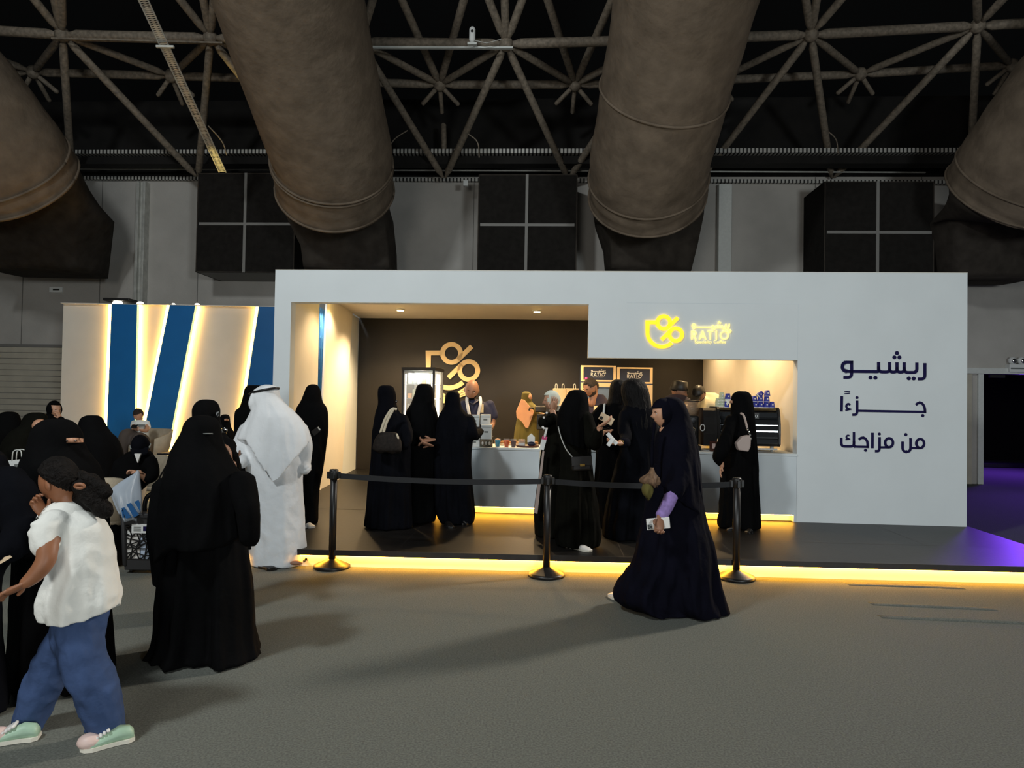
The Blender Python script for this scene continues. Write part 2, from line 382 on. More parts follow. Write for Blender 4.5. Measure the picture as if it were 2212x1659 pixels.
# small wall plate, emergency lamps
u, z = wallpt(122, 626)
e = thing('wall_sign', HW.W(u, -.03, z-.08), 'small white plate with a black line high on the wall at left', 'sign')
put('plate', MB().box(u-.15, u+.15, -.03, 0, z-.06, z+.06, HW.W), M['paper'], e, bevel=.004)
put('lettering', MB().box(u-.06, u+.09, -.036, -.03, z-.015, z+.015, HW.W), M['black'], e)
for k, (xx, lab) in enumerate(((2190, 'emergency lamp box with two round heads above the door'), (2235, 'second emergency lamp box cut by the right edge of the frame'))):
    u, z = wallpt(xx, 795)
    e = thing('emergency_light', HW.W(u, -.1, z-.1), lab, 'lamp')
    put('housing', MB().box(u-.18, u+.18, -.16, 0, z-.09, z+.07, HW.W), M['paper'], e, bevel=.01)
    put('band', MB().box(u-.16, u+.16, -.165, -.16, z-.03, z, HW.W), M['print_'], e)
    for s_ in (-.09, .09):
        l = put('lamp_head', MB().lathe(HW.W(u+s_, -.1, z+.07), [(.02, 0), (.07, .03), (.08, .1), (.04, .15)], 16), M['paper'], e, smooth=True)
        put('lens', MB().ell(HW.W(u+s_, -.17, z+.14), (.05, .02, .05)), M['chrome'], l, smooth=True)

# ------------------------------------------------------------------ roof space frame
sf = thing('roof_space_frame', (0, 13, 6.5), 'dusty tubular steel space frame under the black roof', 'roof truss')
DA, DB, DC = 12.5, 13.9, 15.0
A = {0: (-190, 55), 1: (135, 75), 2: (455, 82), 3: (778, 91), 4: (1093, 95), 5: (1425, 86), 6: (1752, 75), 7: (2112, 56), 8: (2480, 36)}
B = {0: (-230, 150), 1: (72, 156), 2: (370, 164), 3: (660, 173), 4: (950, 183), 5: (1242, 183), 6: (1550, 173), 7: (1858, 160), 8: (2185, 141), 9: (2500, 125)}
Cn = {0: (155, 385), 1: (428, 385), 2: (692, 385), 3: (960, 388), 4: (1228, 388), 5: (1512, 388), 6: (1797, 388), 7: (2095, 388)}
def tb(p, q, r=.07):
    p, q = np.array(p), np.array(q); d_ = (q-p)/np.linalg.norm(q-p)
    pts = [p+d_*.06, p+d_*.26, q-d_*.26, q-d_*.06]
    put('tube', MB().tube(pts, [r*.35, r, r, r*.35], 10), M['tube'], sf, smooth=True)
pa = {k: atY(*v, DA) for k, v in A.items()}; pb = {k: atY(*v, DB) for k, v in B.items()}; pc = {k: atY(*v, DC) for k, v in Cn.items()}
for k in range(8): tb(pa[k], pa[k+1], .085)
for k in range(9): tb(pb[k], pb[k+1], .08)
for a, b in ((0, 0), (0, 1), (1, 1), (1, 2), (2, 2), (2, 3), (3, 3), (3, 4), (4, 4), (4, 5), (5, 5), (5, 6), (6, 6), (6, 7), (7, 7), (7, 8), (8, 8)): tb(pa[a], pb[b], .065)
for a, b in ((1, 0), (1, 1), (2, 1), (2, 2), (3, 3), (4, 3), (4, 4), (5, 4), (5, 5), (6, 5), (6, 6), (7, 6), (7, 7)): tb(pa[a], pc[b], .07)
ups = [(A, 1, 75), (A, 1, 118), (A, 1, 133), (A, 2, 390), (A, 2, 440), (A, 2, 462), (A, 4, 1056), (A, 4, 1090), (A, 4, 1128), (B, 4, 868), (B, 4, 1002), (B, 5, 1183), (B, 5, 1322),
       (A, 6, 1741), (A, 6, 1764), (A, 6, 1816), (A, 7, 2111), (A, 7, 2165), (A, 3, 805), (A, 3, 745), (B, 7, 1780), (B, 2, 320), (B, 8, 2100)]
for D_, k, xt in ups:
    if (D_ is B) and k in (2, 7, 8): continue
    x, y = D_[k]; p = pa[k] if D_ is A else pb[k]; s_ = 2.2 if D_ is A else 1.5
    q = atY(x+(xt-x)*s_, y-y*s_, 11.3); tb(p, q, .07)
for grp in (pa, pb):
    for k, p in grp.items():
        put('node', MB().ell(p, (.13, .13, .13)), M['tube'], sf, smooth=True)
        if grp is pb:
            for q in ((-.35, .2, -.3), (.35, .2, -.3), (.0, .5, -.35)): put('strut_stub', MB().tube([p, p+np.array(q)], .045, 8), M['tube'], sf, smooth=True)
# dark upright behind the rail between ducts, seen through a gap
put('tube', MB().tube([atY(958, 270, 15.2), atY(960, 345, 15.2)], .06, 8), M['tube'], sf, smooth=True)
# slim white rail on the near chord with security camera
a, b = atY(797, 99, 12.35), atY(1108, 100, 12.35)
tag(put('lighting_rail', MB().hexa([a+[0, 0, -.03], b+[0, 0, -.03], b+[0, .06, -.03], a+[0, .06, -.03], a, b, b+[0, .06, 0], a+[0, .06, 0]]), M['steel_pale']), 'slim pale rail fixed below the near chord of the space frame', 'rail')
a, b = atY(110, 80, 12.35), atY(480, 90, 12.35)
tag(put('lighting_rail', MB().hexa([a+[0, 0, -.03], b+[0, 0, -.03], b+[0, .06, -.03], a+[0, .06, -.03], a, b, b+[0, .06, 0], a+[0, .06, 0]]), M['tube']), 'slim dusty rail below the chord left of the first big duct', 'rail')
c = atY(1020, 90, 12.2)
e = thing('security_camera', c, 'small white security camera on the rail near the roof', 'camera')
put('body', MB().tube([c+[0, 0, .02], c+[0, 0, .22]], .055, 12), M['paper'], e, smooth=True)
put('bracket', MB().box(-.08, .08, -.03, .03, -.06, -.02, lambda x, y, z: c+[x, y, z]), M['steel_pale'], e)
put('lens', MB().ell(c+[0, -.055, .16], (.025, .015, .025)), M['black'], e, smooth=True)
put('cable', MB().tube([c+[.05, 0, .02], c+[.25, 0, -.02], c+[.5, 0, .05]], .008, 6), M['steel'], e, smooth=True)
c = atY(1006, 396, 14.9)
tag(put('junction_box', MB().box(-.05, .05, -.04, .04, -.06, .06, lambda x, y, z: c+[x, y, z]), M['paper'], bevel=.008), 'small white junction box on the wall rail', 'box')
# hanging loops of cable
for pts, lab in (((( 842, 318), (850, 300), (880, 282)), 'thin cable looped from the tray beside the first big duct'), (((1012, 290), (1034, 305), (1035, 340)), 'thin cable hanging from a strut above the middle box'),
                 (((450, 272), (482, 305), (490, 335)), 'thin cable hanging by the perforated channel'), (((1790, 285), (1808, 300), (1810, 330)), 'thin cable hanging from the tray at right')):
    tag(put('cable', MB().tube(rnd([atY(*p, 13.6) for p in pts], .3), .012, 6), M['tube'], smooth=True), lab, 'cable')
# perforated channel sloping down, lit yellow at its foot
e = thing('perforated_channel', atY(480, 370, 13.5), 'long perforated steel channel sloping down from the roof, lit yellow at its foot', 'channel')
p, q = atY(305, -10, 9.6), atY(481, 372, 13.4); side = np.array([.065, 0, 0])
for s_ in (-1, 1): put('flange', MB().tube([p+side*s_, q+side*s_], .012, 6, round_=False), M['steel'], e)
N = 110; lb = MB()
for k in range(N):
    a = p+(q-p)*(k/N); b = p+(q-p)*((k+.55)/N)
    lb.add([a-side, a+side, b+side, b-side], [(0, 1, 2, 3)])
    m_ = p+(q-p)*((k+.8)/N); w_ = side*.28
    lb.add([b-w_, b+w_, m_+w_*1.2, m_-w_*1.2], [(0, 1, 2, 3)])
tag(put('perforated_web', lb, M['steel'], e), kind='stuff')
c = atY(357, 101, 10.4)
put('cross_bracket', MB().box(-.13, .13, -.02, .02, -.015, .015, lambda x, y, z: c+[x, y, z]), M['steel'], e)

# ------------------------------------------------------------------ big fabric ducts
def duct(label, axis, box=None, wr=0, seams=(), lower=None):
    """axis: (px,py,D,radius_px) rings from far end (elbow) to the roof; lower: rings of dark cloth (px,py,D,half w, half h px)"""
    c0 = atY(axis[0][0], axis[0][1], axis[0][2]); e = thing('air_duct', c0, label, 'duct')
    P = [atY(a[0], a[1], a[2]) for a in axis]; Rr = [a[3]*a[2]/F for a in axis]
    pts, rr = [], []
    for i in range(len(P)-1):
        for k in range(14):
            t = k/14; pts.append(P[i]*(1-t)+P[i+1]*t); rr.append(Rr[i]*(1-t)+Rr[i+1]*t)
    pts.append(P[-1]); rr.append(Rr[-1]); n = 48; R = []
    rs = random.Random(len(label)); ph = [rs.uniform(0, 6) for _ in range(6)]
    for i, (p, r) in enumerate(zip(pts, rr)):
        t = pts[min(i+1, len(pts)-1)]-pts[max(i-1, 0)]; t /= np.linalg.norm(t)
        a = np.array([1.0, 0, 0]); a -= t*(a@t); a /= np.linalg.norm(a); b = np.cross(t, a)
        ring = []
        for j in range(n):
            q = 2*math.pi*j/n
            wv = wr*(math.sin(3*q+i*.35+ph[0])*math.sin(i*.5+ph[1])+.6*math.sin(7*q-i*.6+ph[2])*max(0, math.sin(i*.23+ph[3])))
            wv += (.4*wr+.006)*math.sin(i*1.5+2.5*math.sin(q+ph[4])+1.2*math.sin(3*q))*math.exp(-((i/8.)**2))
            sag = -.05*r*max(0, -b[2]*math.sin(q))
            ring.append(p+(r*(1+wv)+sag)*(math.cos(q)*a+math.sin(q)*b))
        R.append(ring)
    put('sleeve', MB().rings(R), M['duct'], e, smooth=True)
    for i in seams:
        c = np.mean(R[i], 0); put('seam_ring', MB().tube([c+(np.array(v)-c)*1.012 for v in R[i]]+[c+(np.array(R[i][0])-c)*1.012], .022, 6, round_=False), M['duct'], e, smooth=True)
    if lower:
        R2 = [[np.mean(R[0], 0)+(np.array(v)-np.mean(R[0], 0))*.975 for v in R[1]]]
        # transition from round elbow to boxed cloth below it
        base = R2[0]; cc = np.mean(base, 0)
        for (x, y, D, hw_, hd) in lower:
            ring = []
            for j in range(n):
                q = 2*math.pi*j/n; c_, s_ = math.cos(q), math.sin(q); m_ = max(abs(c_), abs(s_))**.75
                o = atY(x, y, D); ring.append(o+np.array([hw_*D/F*c_/m_, hd*s_/m_, 0]))
            # align ring orientation with the first ring
            R2.append(ring)
        st = int(np.argmin([np.linalg.norm(np.array(v)-np.array(R2[0][0])) for v in R2[1]]))
        def sgn(r): c = np.mean(r, 0); return (r[0]-c), (r[n//4]-c)
        nrm0 = np.cross(*sgn([np.array(v) for v in R2[0]])); nrm1 = np.cross(*sgn([np.array(v) for v in R2[1]]))
        for i in range(1, len(R2)):
            r = R2[i]
            if nrm0[2]*nrm1[2] < 0: r = r[::-1]
            st = int(np.argmin([np.linalg.norm(np.array(v)-np.array(R2[i-1][0])) for v in r])); R2[i] = r[st:]+r[:st]
        full = []
        for i in range(len(R2)-1):
            for k in range(5):
                t = k/5; full.append([np.array(a_)*(1-t)+np.array(b_)*t for a_, b_ in zip(R2[i], R2[i+1])])
        full.append([np.array(v) for v in R2[-1]])
        put('lower_cover', MB().rings(full), M['duct_black'], e, smooth=True)
    return e
duct('big brown cloth duct above the left half of the booth', [(724, 415, 13.0, 124), (716, 330, 12.2, 131), (640, 60, 10.4, 156), (560, -260, 8.7, 185)], wr=.006, seams=(1, 10, 11),
     lower=[(735, 470, 13.9, 112, .75), (757, 545, 14.2, 98, .62), (760, 588, 14.3, 96, .6)])
duct('wrinkled brown cloth duct above the middle of the booth', [(1398, 425, 13.0, 126), (1403, 350, 12.3, 129), (1468, 60, 10.4, 150), (1540, -260, 8.7, 180)], wr=.014, seams=(1, 8, 22),
     lower=[(1398, 480, 13.8, 112, .75), (1402, 540, 14.1, 98, .6), (1398, 590, 14.2, 90, .55)])
duct('brown cloth duct at the left edge of the frame', [(42, 398, 12.7, 128), (-6, 335, 12.2, 138), (-110, 225, 11.5, 155), (-330, 20, 10.4, 180)], wr=.008, seams=(1, 9),
     lower=[(96, 460, 13.7, 122, .7), (105, 540, 14.3, 104, .7), (103, 590, 14.6, 104, .65)])
duct('brown cloth duct at the right edge of the frame', [(2188, 420, 12.7, 138), (2235, 350, 12.2, 146), (2350, 215, 11.4, 165), (2560, 10, 10.3, 188)], wr=.012, seams=(1, 9),
     lower=[(2150, 480, 13.6, 128, .6), (2135, 560, 13.9, 112, .55), (2120, 606, 14.0, 90, .5)])
# cloth covered fan boxes
def fanbox(label, x0, x1, y0, y1, crossx, crossy, off=-1.15, extra=()):
    u0, zt = HW.uv(x0, y0, off); u1, _ = HW.uv(x1, y0, off); _, zb = HW.uv(x0, y1, off)
    e = thing('fan_box', HW.W((u0+u1)/2, off, zb), label, 'covered fan unit')
    t = .03
    put('front_cloth', MB().box(u0, u1, off, off+t, zb, zt, HW.W), M['mesh'], e)
    put('side_cloth', MB().box(u0, u0+t, off+t, 0, zb, zt, HW.W), M['mesh'], e); put('side_cloth', MB().box(u1-t, u1, off+t, 0, zb, zt, HW.W), M['mesh'], e)
    put('top_cloth', MB().box(u0, u1, off+t, 0, zt-t, zt, HW.W), M['mesh'], e)
    put('bottom_panel', MB().box(u0, u1, off+t, 0, zb, zb+t, HW.W), M['bar'], e)
    uc, _ = HW.uv(crossx, y0, off); _, zc = HW.uv((x0+x1)/2, crossy, off)
    w_ = .028
    put('frame_bar', MB().box(uc-w_, uc+w_, off-.02, off, zb, zt, HW.W), M['bar'], e)
    put('frame_bar', MB().box(u0+.05, u1-.05, off-.018, off, zc-w_, zc+w_, HW.W), M['bar'], e)
    for (a, b, c_, d_) in ((u0, u0+.02, zb, zt), (u1-.02, u1, zb, zt), (u0, u1, zb, zb+.02), (u0, u1, zt-.02, zt)):
        put('frame_edge', MB().box(a, b, off-.01, off, c_, d_, HW.W), M['duct_black'], e)
fanbox('black cloth covered fan box left of the first big duct', 428, 640, 374, 588, 532, 484)
fanbox('black cloth covered fan box between the two middle ducts', 1034, 1248, 377, 650, 1139, 486)
fanbox('black cloth covered fan box near the right end of the wall', 1781, 2018, 392, 660, 1896, 502)

# ------------------------------------------------------------------ platform of the coffee booth
pl = put('floor_platform', MB().hexa([(-3.22, 6.80, PT-.045), (5.36, 6.50, PT-.045), (5.55, 8.7, PT-.045), (-3.1, 9.25, PT-.045), (-3.22, 6.80, PT), (5.36, 6.50, PT), (5.55, 8.7, PT), (-3.1, 9.25, PT)]), M['platform'])
tag(pl, 'raised black vinyl platform of the coffee booth', kind='structure')
q = [BF.W(-9.05, .02, 0), BF.W(.02, .02, 0), BF.W(.02, 5.2, 0), BF.W(-9.05, 5.2, 0)]
put('inner_floor', MB().hexa([p+[0, 0, PT-.045] for p in q]+[p+[0, 0, PT] for p in q]), M['platform'], pl)
# plank joints of the vinyl
for k in range(1, 8):
    t = k/8; a = np.array([-3.2, 6.81, PT])*(1-t)+np.array([5.34, 6.51, PT])*t; b = np.array([-3.1, 9.2, PT])*(1-t)+np.array([5.5, 8.65, PT])*t
    put('floor_joint', MB().add([a+[-.004, .02, .0008], a+[.004, .02, .0008], b+[.004, 0, .0008], b+[-.004, 0, .0008]], [(0, 1, 2, 3)]), M['lip'], pl)
a, b = np.array([-3.2, 7.75, PT+.0008]), np.array([5.45, 7.4, PT+.0008])
put('floor_joint', MB().add([a, b, b+[0, .01, 0], a+[0, .01, 0]], [(0, 1, 2, 3)]), M['lip'], pl)
put('edge_trim', MB().hexa([(-3.23, 6.785, PT-.05), (5.37, 6.485, PT-.05), (5.37, 6.5, PT-.05), (-3.23, 6.8, PT-.05), (-3.23, 6.785, PT+.004), (5.37, 6.485, PT+.004), (5.37, 6.505, PT+.004), (-3.23, 6.805, PT+.004)]), M['lip'], pl)
put('riser', MB().hexa([(-3.15, 6.85, 0), (5.3, 6.555, 0), (5.3, 6.6, 0), (-3.15, 6.9, 0), (-3.15, 6.85, PT-.045), (5.3, 6.555, PT-.045), (5.3, 6.6, PT-.045), (-3.15, 6.9, PT-.045)]), M['white_warm'], pl)
put('riser', MB().hexa([(-3.15, 6.9, 0), (-3.1, 6.9, 0), (-3.0, 9.2, 0), (-3.05, 9.2, 0), (-3.15, 6.9, PT-.045), (-3.1, 6.9, PT-.045), (-3.0, 9.2, PT-.045), (-3.05, 9.2, PT-.045)]), M['white_warm'], pl)
put('light_strip', MB().hexa([(-3.15, 6.812, PT-.058), (5.32, 6.515, PT-.058), (5.32, 6.535, PT-.058), (-3.15, 6.832, PT-.058), (-3.15, 6.812, PT-.046), (5.32, 6.515, PT-.046), (5.32, 6.535, PT-.046), (-3.15, 6.832, PT-.046)]), M['led'], pl)

# ------------------------------------------------------------------ coffee booth
bo = thing('coffee_booth', BF.W(-4.3, 0, PT), 'large white coffee booth with a wide stepped opening and a black back wall', 'booth')
T = .16; zt = 3.235; UL = -8.62
def facade(u0, u1, z0, z1, name='facade_panel'):
    return put(name, MB().box(u0, u1, 0, T, z0, z1, BF.W), M['white'], bo)
ou = BF.uv(629, 655)[0]; mu = -4.572; ru = -2.005; zo, zl, zc = 2.82, 2.15, 1.0
# single facade outline with the stepped opening cut out
facade(UL, ou, PT, zt); facade(ou, mu, zo, zt); facade(mu, ru, zl, zt); facade(ru, 0, PT, zt)
put('top_edge', MB().box(UL, 0, -.004, T, zt, zt+.006, BF.W), M['white_warm'], bo)
put('panel_joint', MB().box(-4.1, ru+.0, -.0015, 0, 2.84, 2.846, BF.W), M['counter'], bo)
put('panel_joint', MB().box(ru-.001, ru+.002, -.0015, 0, zl, 2.84, BF.W), M['counter'], bo)
put('side_wall', MB().box(-.16, 0, T, 5.15, PT, zt, BF.W), M['white'], bo)
# inner left side wall of slanted panels, receding
SL = lambda s, z, o=0: BF.W(-8.42-.10*s*1.0+o, T+s, z)   # s = depth inside the booth
def slw(x, y):  # pixel -> (s, z) on the inner left wall plane
    d = ray(x, y); a = SL(0, 0); b = SL(5, 0); e_ = (b-a)/5; n_ = np.array([-e_[1], e_[0], 0]); t = ((a-EYE)@n_)/(d@n_); q = EYE+t*d
    return (q-a)@e_/(e_@e_), q[2]
zr = 3.18
def spanel(corners, th=.03, m='white_warm', name='slanted_wall_panel'):
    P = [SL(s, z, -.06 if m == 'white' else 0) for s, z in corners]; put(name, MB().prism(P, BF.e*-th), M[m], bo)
s1 = slw(687, 800)[0]; st = slw(707, 655)[0]; sb = slw(689, 1060)[0]; s2t = slw(762, 665)[0]; s2b = slw(738, 1046)[0]
spanel([(0, PT), (s1, PT), (s1, zr), (0, zr)])
spanel([(sb+.02, PT), (s2b, PT), (s2t, zr), (st, zr)])
spanel([(s2b-.1, PT), (4.92, PT), (4.92, zr), (s2t-.1, zr)], .16, 'white')  # cooler white paints in that this panel lies outside the spotlight
0 if 1 else put('return_panel', MB().box(-9.02, -8.88, 3.0, 4.95, PT, zr, BF.W), M['white'], bo)
# lattice of the neighbouring stand seen through the slot
la = thing('blue_lattice_screen', BF.W(-9.6, 2.2, PT), 'blue lattice screen seen through the slot in the booth side wall', 'screen')
SO = lambda s_, z, o: SL(s_, z, o)
def lbox(s0, s1, o0, o1, z0, z1): return MB().hexa([SO(s0, z0, o0), SO(s0, z0, o1), SO(s1, z0, o1), SO(s1, z0, o0), SO(s0, z1, o0), SO(s0, z1, o1), SO(s1, z1, o1), SO(s1, z1, o0)])
put('backing', lbox(2.4, 5.0, -.56, -.54, .17, 3.2), M['blue'], la)
for k in range(16): put('bar', lbox(2.4, 5.0, -.54, -.50, .2+k*.19, .225+k*.19), M['paleb'], la)
for k in range(14): put('bar', lbox(2.45+k*.18, 2.475+k*.18, -.50, -.47, .17, 3.2), M['paleb'], la)
area('lattice_fill_light', tuple(SO(1.4, 3.1, -.28)), tuple(SO(1.6, 0, -.34)), .2, 9, (.95, .98, 1.0))  # both lamps are added in the gap only to brighten the lattice
area('lattice_fill_light', tuple(SO(3.4, 3.1, -.28)), tuple(SO(3.6, 0, -.34)), .2, 9, (.95, .98, 1.0))
# back wall, ceiling, right inner wall
BV = 5.03
put('back_wall', MB().box(-8.95, -.16, BV, BV+.1, PT, zr, BF.W), M['blackwall'], bo)
cq = [SL(0, 0, -.02), BF.W(-.16, T, 0), BF.W(-.16, BV, 0), SL(BV-T, 0, -.02)]
put('inner_ceiling', MB().hexa([p*[1, 1, 0]+[0, 0, zr] for p in cq]+[p*[1, 1, 0]+[0, 0, zr+.04] for p in cq]), M['white_warm'], bo)
a, b = BF.W(-1.95, T, 0), BF.W(-2.16, BV, 0)
put('inner_side_wall', MB().hexa([a+[0, 0, PT], b+[0, 0, PT], b+[.1, 0, PT], a+[.1, 0, PT], a+[0, 0, zr], b+[0, 0, zr], b+[.1, 0, zr], a+[.1, 0, zr]]), M['white_warm'], bo)
# downlights
def dlight(x, y=None, uv=None, power=140):
    c = atZ(x, y, zr-.012) if uv is None else BF.W(uv[0], uv[1], zr-.012)
    r = put('downlight', MB().lathe(c-[0, 0, .012], [(.075, 0), (.08, .01), (.08, .03)], 20), M['steel_pale'], bo, smooth=True)
    put('bulb', MB().lathe(c-[0, 0, .02], [(.058, 0), (.06, .006), (.05, .012)], 18), M['lamp'], r)
    spot('downlight_lamp', tuple(c-[0, 0, .05]), tuple(c-[0, 0, 2]), power, WARM, 140, .6, .05)
dlight(865, 669, power=440); dlight(1160, 672, power=440)
for uv_, pw_ in (((-2.75, 3.6), 110), ((-7.9, 1.3), 75), ((-5.6, 1.0), 260), ((-2.7, 1.3), 200), ((-8.3, 2.2), 75)): dlight(0, uv=uv_, power=pw_)
# counters
def cunit(label, u0, u1, zc_=1.0):
    e = thing('counter', BF.W((u0+u1)/2, 0, PT), label, 'counter')
    put('front_panel', MB().box(u0, u1, 0, .03, PT+.085, zc_-.03, BF.W), M['counter'], e)
    put('worktop', MB().box(u0-.01, u1+.01, -.012, .72, zc_-.03, zc_, BF.W), M['white'], e, bevel=.003)
    put('side_panel', MB().box(u0, u0+.03, .03, .7, PT, zc_-.03, BF.W), M['counter'], e); put('side_panel', MB().box(u1-.03, u1, .03, .7, PT, zc_-.03, BF.W), M['counter'], e)
    put('toe_kick', MB().box(u0+.03, u1-.03, .10, .12, PT, PT+.085, BF.W), M['white_warm'], e)
    put('corner_post', MB().box(u1-.03, u1, 0, .03, PT, PT+.085, BF.W), M['counter'], e)
    put('light_strip', MB().box(u0+.03, u1-.03, .03, .05, PT+.075, PT+.085, BF.W), M['led'], e)
    n_ = max(1, int((u1-u0)/1.2))
    for k in range(1, n_): put('panel_joint', MB().box(u0+(u1-u0)*k/n_-.002, u0+(u1-u0)*k/n_+.002, -.001, 0, PT+.09, zc_-.035, BF.W), M['greyw'], e)
cunit('white counter left of the gap, with glowing foot strip and drinks on top', -7.05, BF.uv(1166, 968)[0])
cunit('white counter under the stepped fascia carrying the espresso machine', BF.uv(1196, 970)[0], ru-.002, 1.0)

# ------------------------------------------------------------------ signs on the booth
def LOGO(P, off, m, name, parent, st_w=93, full=True):
    mb = MB()
    stroke(mb, arc(698, 400, 179, 179, 0, 360, 44)[:-1], st_w, P, off, closed=True)
    stroke(mb, arc(1040, 742, 179, 179, 0, 360, 44)[:-1], st_w, P, off, closed=True)
    stroke(mb, [(1100, 262), (825, 528)], st_w, P, off)
    stroke(mb, [(637, 885), (913, 615)], st_w, P, off)
    stroke(mb, [(500, 392), (237, 392), (237, 690)]+arc(645, 680, 408, 405, 178, 47, 26)[1:], st_w, P, off)
    return put(name, mb, m, parent)
# backlit facade sign
sg = thing('backlit_sign', BF(1488, 720), 'glowing yellow cup and percent logo with RATIO lettering on the fascia', 'sign')
offv = BF.n*-.016
Ps = lambda x, y: BF(1380+(x*.765+5)/10.05, 665+(y*.765+14)/10.05, -.004)
LOGO(Ps, offv, M['sign'], 'logo', sg, 104)
def ratio(P, off, m, parent, w=19, sub='lettering'):
    mb = MB()
    S = lambda pts: stroke(mb, pts, w, P, off)
    S(rnd([(1962, 345), (1962, 410), (1912, 462)], 30)); S(rnd([(1890, 350), (1888, 425), (1815, 430), (1803, 380)], 25)); S(rnd([(1803, 430), (1745, 433), (1742, 372)], 20))
    S(rnd([(1742, 430), (1685, 433), (1682, 380)], 20)); S(rnd([(1682, 430), (1612, 433), (1606, 372)], 20)); S([(1620, 422), (1215, 420)])
    stroke(mb, arc(1192, 385, 36, 36, 0, 360, 18)[:-1], w, P, off, closed=True); S(rnd([(1228, 390), (1220, 440), (1175, 455)], 25))
    for c_ in ((1745, 297), (1722, 328), (1768, 328), (1600, 468), (1640, 468), (1838, 466), (1872, 466)): disc(mb, c_, 15, P, off, 10)
    S([(1150, 690), (1150, 500)]); S([(1138, 508)]+[(1190, 508)]+arc(1195, 554, 46, 46, -90, 90, 10)+[(1150, 600)]); S([(1190, 600), (1243, 690)])
    S([(1312, 690), (1385, 500)]); S([(1385, 500), (1456, 690)]); S([(1340, 635), (1430, 635)])
    S([(1492, 508), (1612, 508)]); S([(1552, 508), (1552, 690)]); S([(1683, 495), (1683, 690)])
    stroke(mb, arc(1857, 597, 85, 85, 0, 360, 30)[:-1], w, P, off, closed=True)
    stroke(mb, arc(1970, 505, 30, 30, 0, 360, 18)[:-1], 14, P, off, closed=True); stroke(mb, [(1962, 520), (1962, 492), (1976, 496), (1976, 520)], 7, P, off)
    return put(sub, mb, m, parent)
Pz = lambda x, y: BF(1380+x/10.05, 665+y/10.05, -.004)
ratio(Pz, offv, M['signw'], sg)
def text_on(txt, P, box, m, parent, name, th):
    """P maps (x,y) in a drawing frame; box = (x0,y0,x1,y1) the text should fill; th thickness vector"""
    cu = bpy.data.curves.new('t', 'FONT'); cu.body = txt; cu.offset = .004; cu.resolution_u = 3
    t = bpy.data.objects.new('tmp', cu); COL.objects.link(t)
    dg = bpy.context.evaluated_depsgraph_get(); me = bpy.data.meshes.new_from_object(t.evaluated_get(dg)); bpy.data.objects.remove(t)
    vs = np.array([v.co[:] for v in me.vertices]); lo, hi = vs.min(0), vs.max(0); fs = [tuple(p.vertices) for p in me.polygons]
    out = [P(box[0]+(v[0]-lo[0])/(hi[0]-lo[0])*(box[2]-box[0]), box[3]-(v[1]-lo[1])/(hi[1]-lo[1])*(box[3]-box[1]))+np.array(th) for v in vs]
    return put(name, MB().add(out, fs), m, parent)
text_on('Speciality Coffee', Pz, (1212, 705, 1888, 790), M['signw'], sg, 'small_lettering', offv*.6)
for (x, y, pw) in ((1437, 716, 2.2), (1535, 722, 1.5)):
    pass
# Arabic lines on the right of the facade
off2 = BF.n*-.006
def arabic(name, label, ox, oy, strokes, dots):
    P = lambda x, y: BF(ox+x/10.05, oy+y/10.05, -.001)
    e = thing('wall_lettering', P(1000, 500), label, 'lettering', 'navy lettering on the booth facade')
    mb = MB()
    for pts, w_, r in strokes:
        if r == 'c': stroke(mb, pts[:-1], w_, P, off2, closed=True)
        else: stroke(mb, rnd(pts, r) if r else pts, w_, P, off2)
    put('letters', mb, M['ink'], e)
    for c_, r in dots:
        m2 = MB(); disc(m2, c_, r, P, off2); put('dot', m2, M['ink'], e)
W1 = 66
arabic('l1', 'top line of navy Arabic lettering on the white facade, reading ريشيو', 1800, 745, [
    ([(1986, 395), (1986, 740), (1835, 740)], W1, 90), ([(1812, 385), (1812, 598), (1540, 598), (1538, 380)], W1, 80),
    ([(1538, 480), (1538, 592), (1380, 592), (1380, 380)], W1, 75), ([(1380, 480), (1380, 590), (1220, 590), (1220, 375)], W1, 75),
    ([(1220, 470), (1220, 588), (982, 586), (981, 373)], W1, 80), ([(981, 470), (981, 582), (300, 574), (285, 574)]+arc(285, 475, 90, 98, 90, 270, 14)+[(430, 378)], W1, 34),
    ([(397, 346), (397, 706), (220, 706)], W1, 90)],
    [((1380, 178), 43), ((1325, 270), 43), ((1433, 271), 43), ((806, 710), 43), ((912, 713), 43), ((1637, 728), 43), ((1743, 730), 43)])
arabic('l2', 'middle line of navy Arabic lettering on the white facade, reading جزءًا', 1800, 830, [
    ([(1790, 448), (1835, 408), (1905, 396), (1965, 460), (1988, 540), (1988, 626)], 52, 40), ([(2010, 602), (540, 576)], 50, 0),
    ([(515, 354), (515, 660), (413, 662)], 54, 80), ([(368, 448), (318, 418), (272, 470), (300, 530), (350, 535)], 44, 30), ([(262, 568), (388, 538)], 34, 0),
    ([(184, 258), (176, 592)], 56, 0), ([(243, 165), (358, 151)], 22, 0), ([(243, 208), (358, 194)], 22, 0)], [((513, 290), 32), ((1940, 680), 34)])
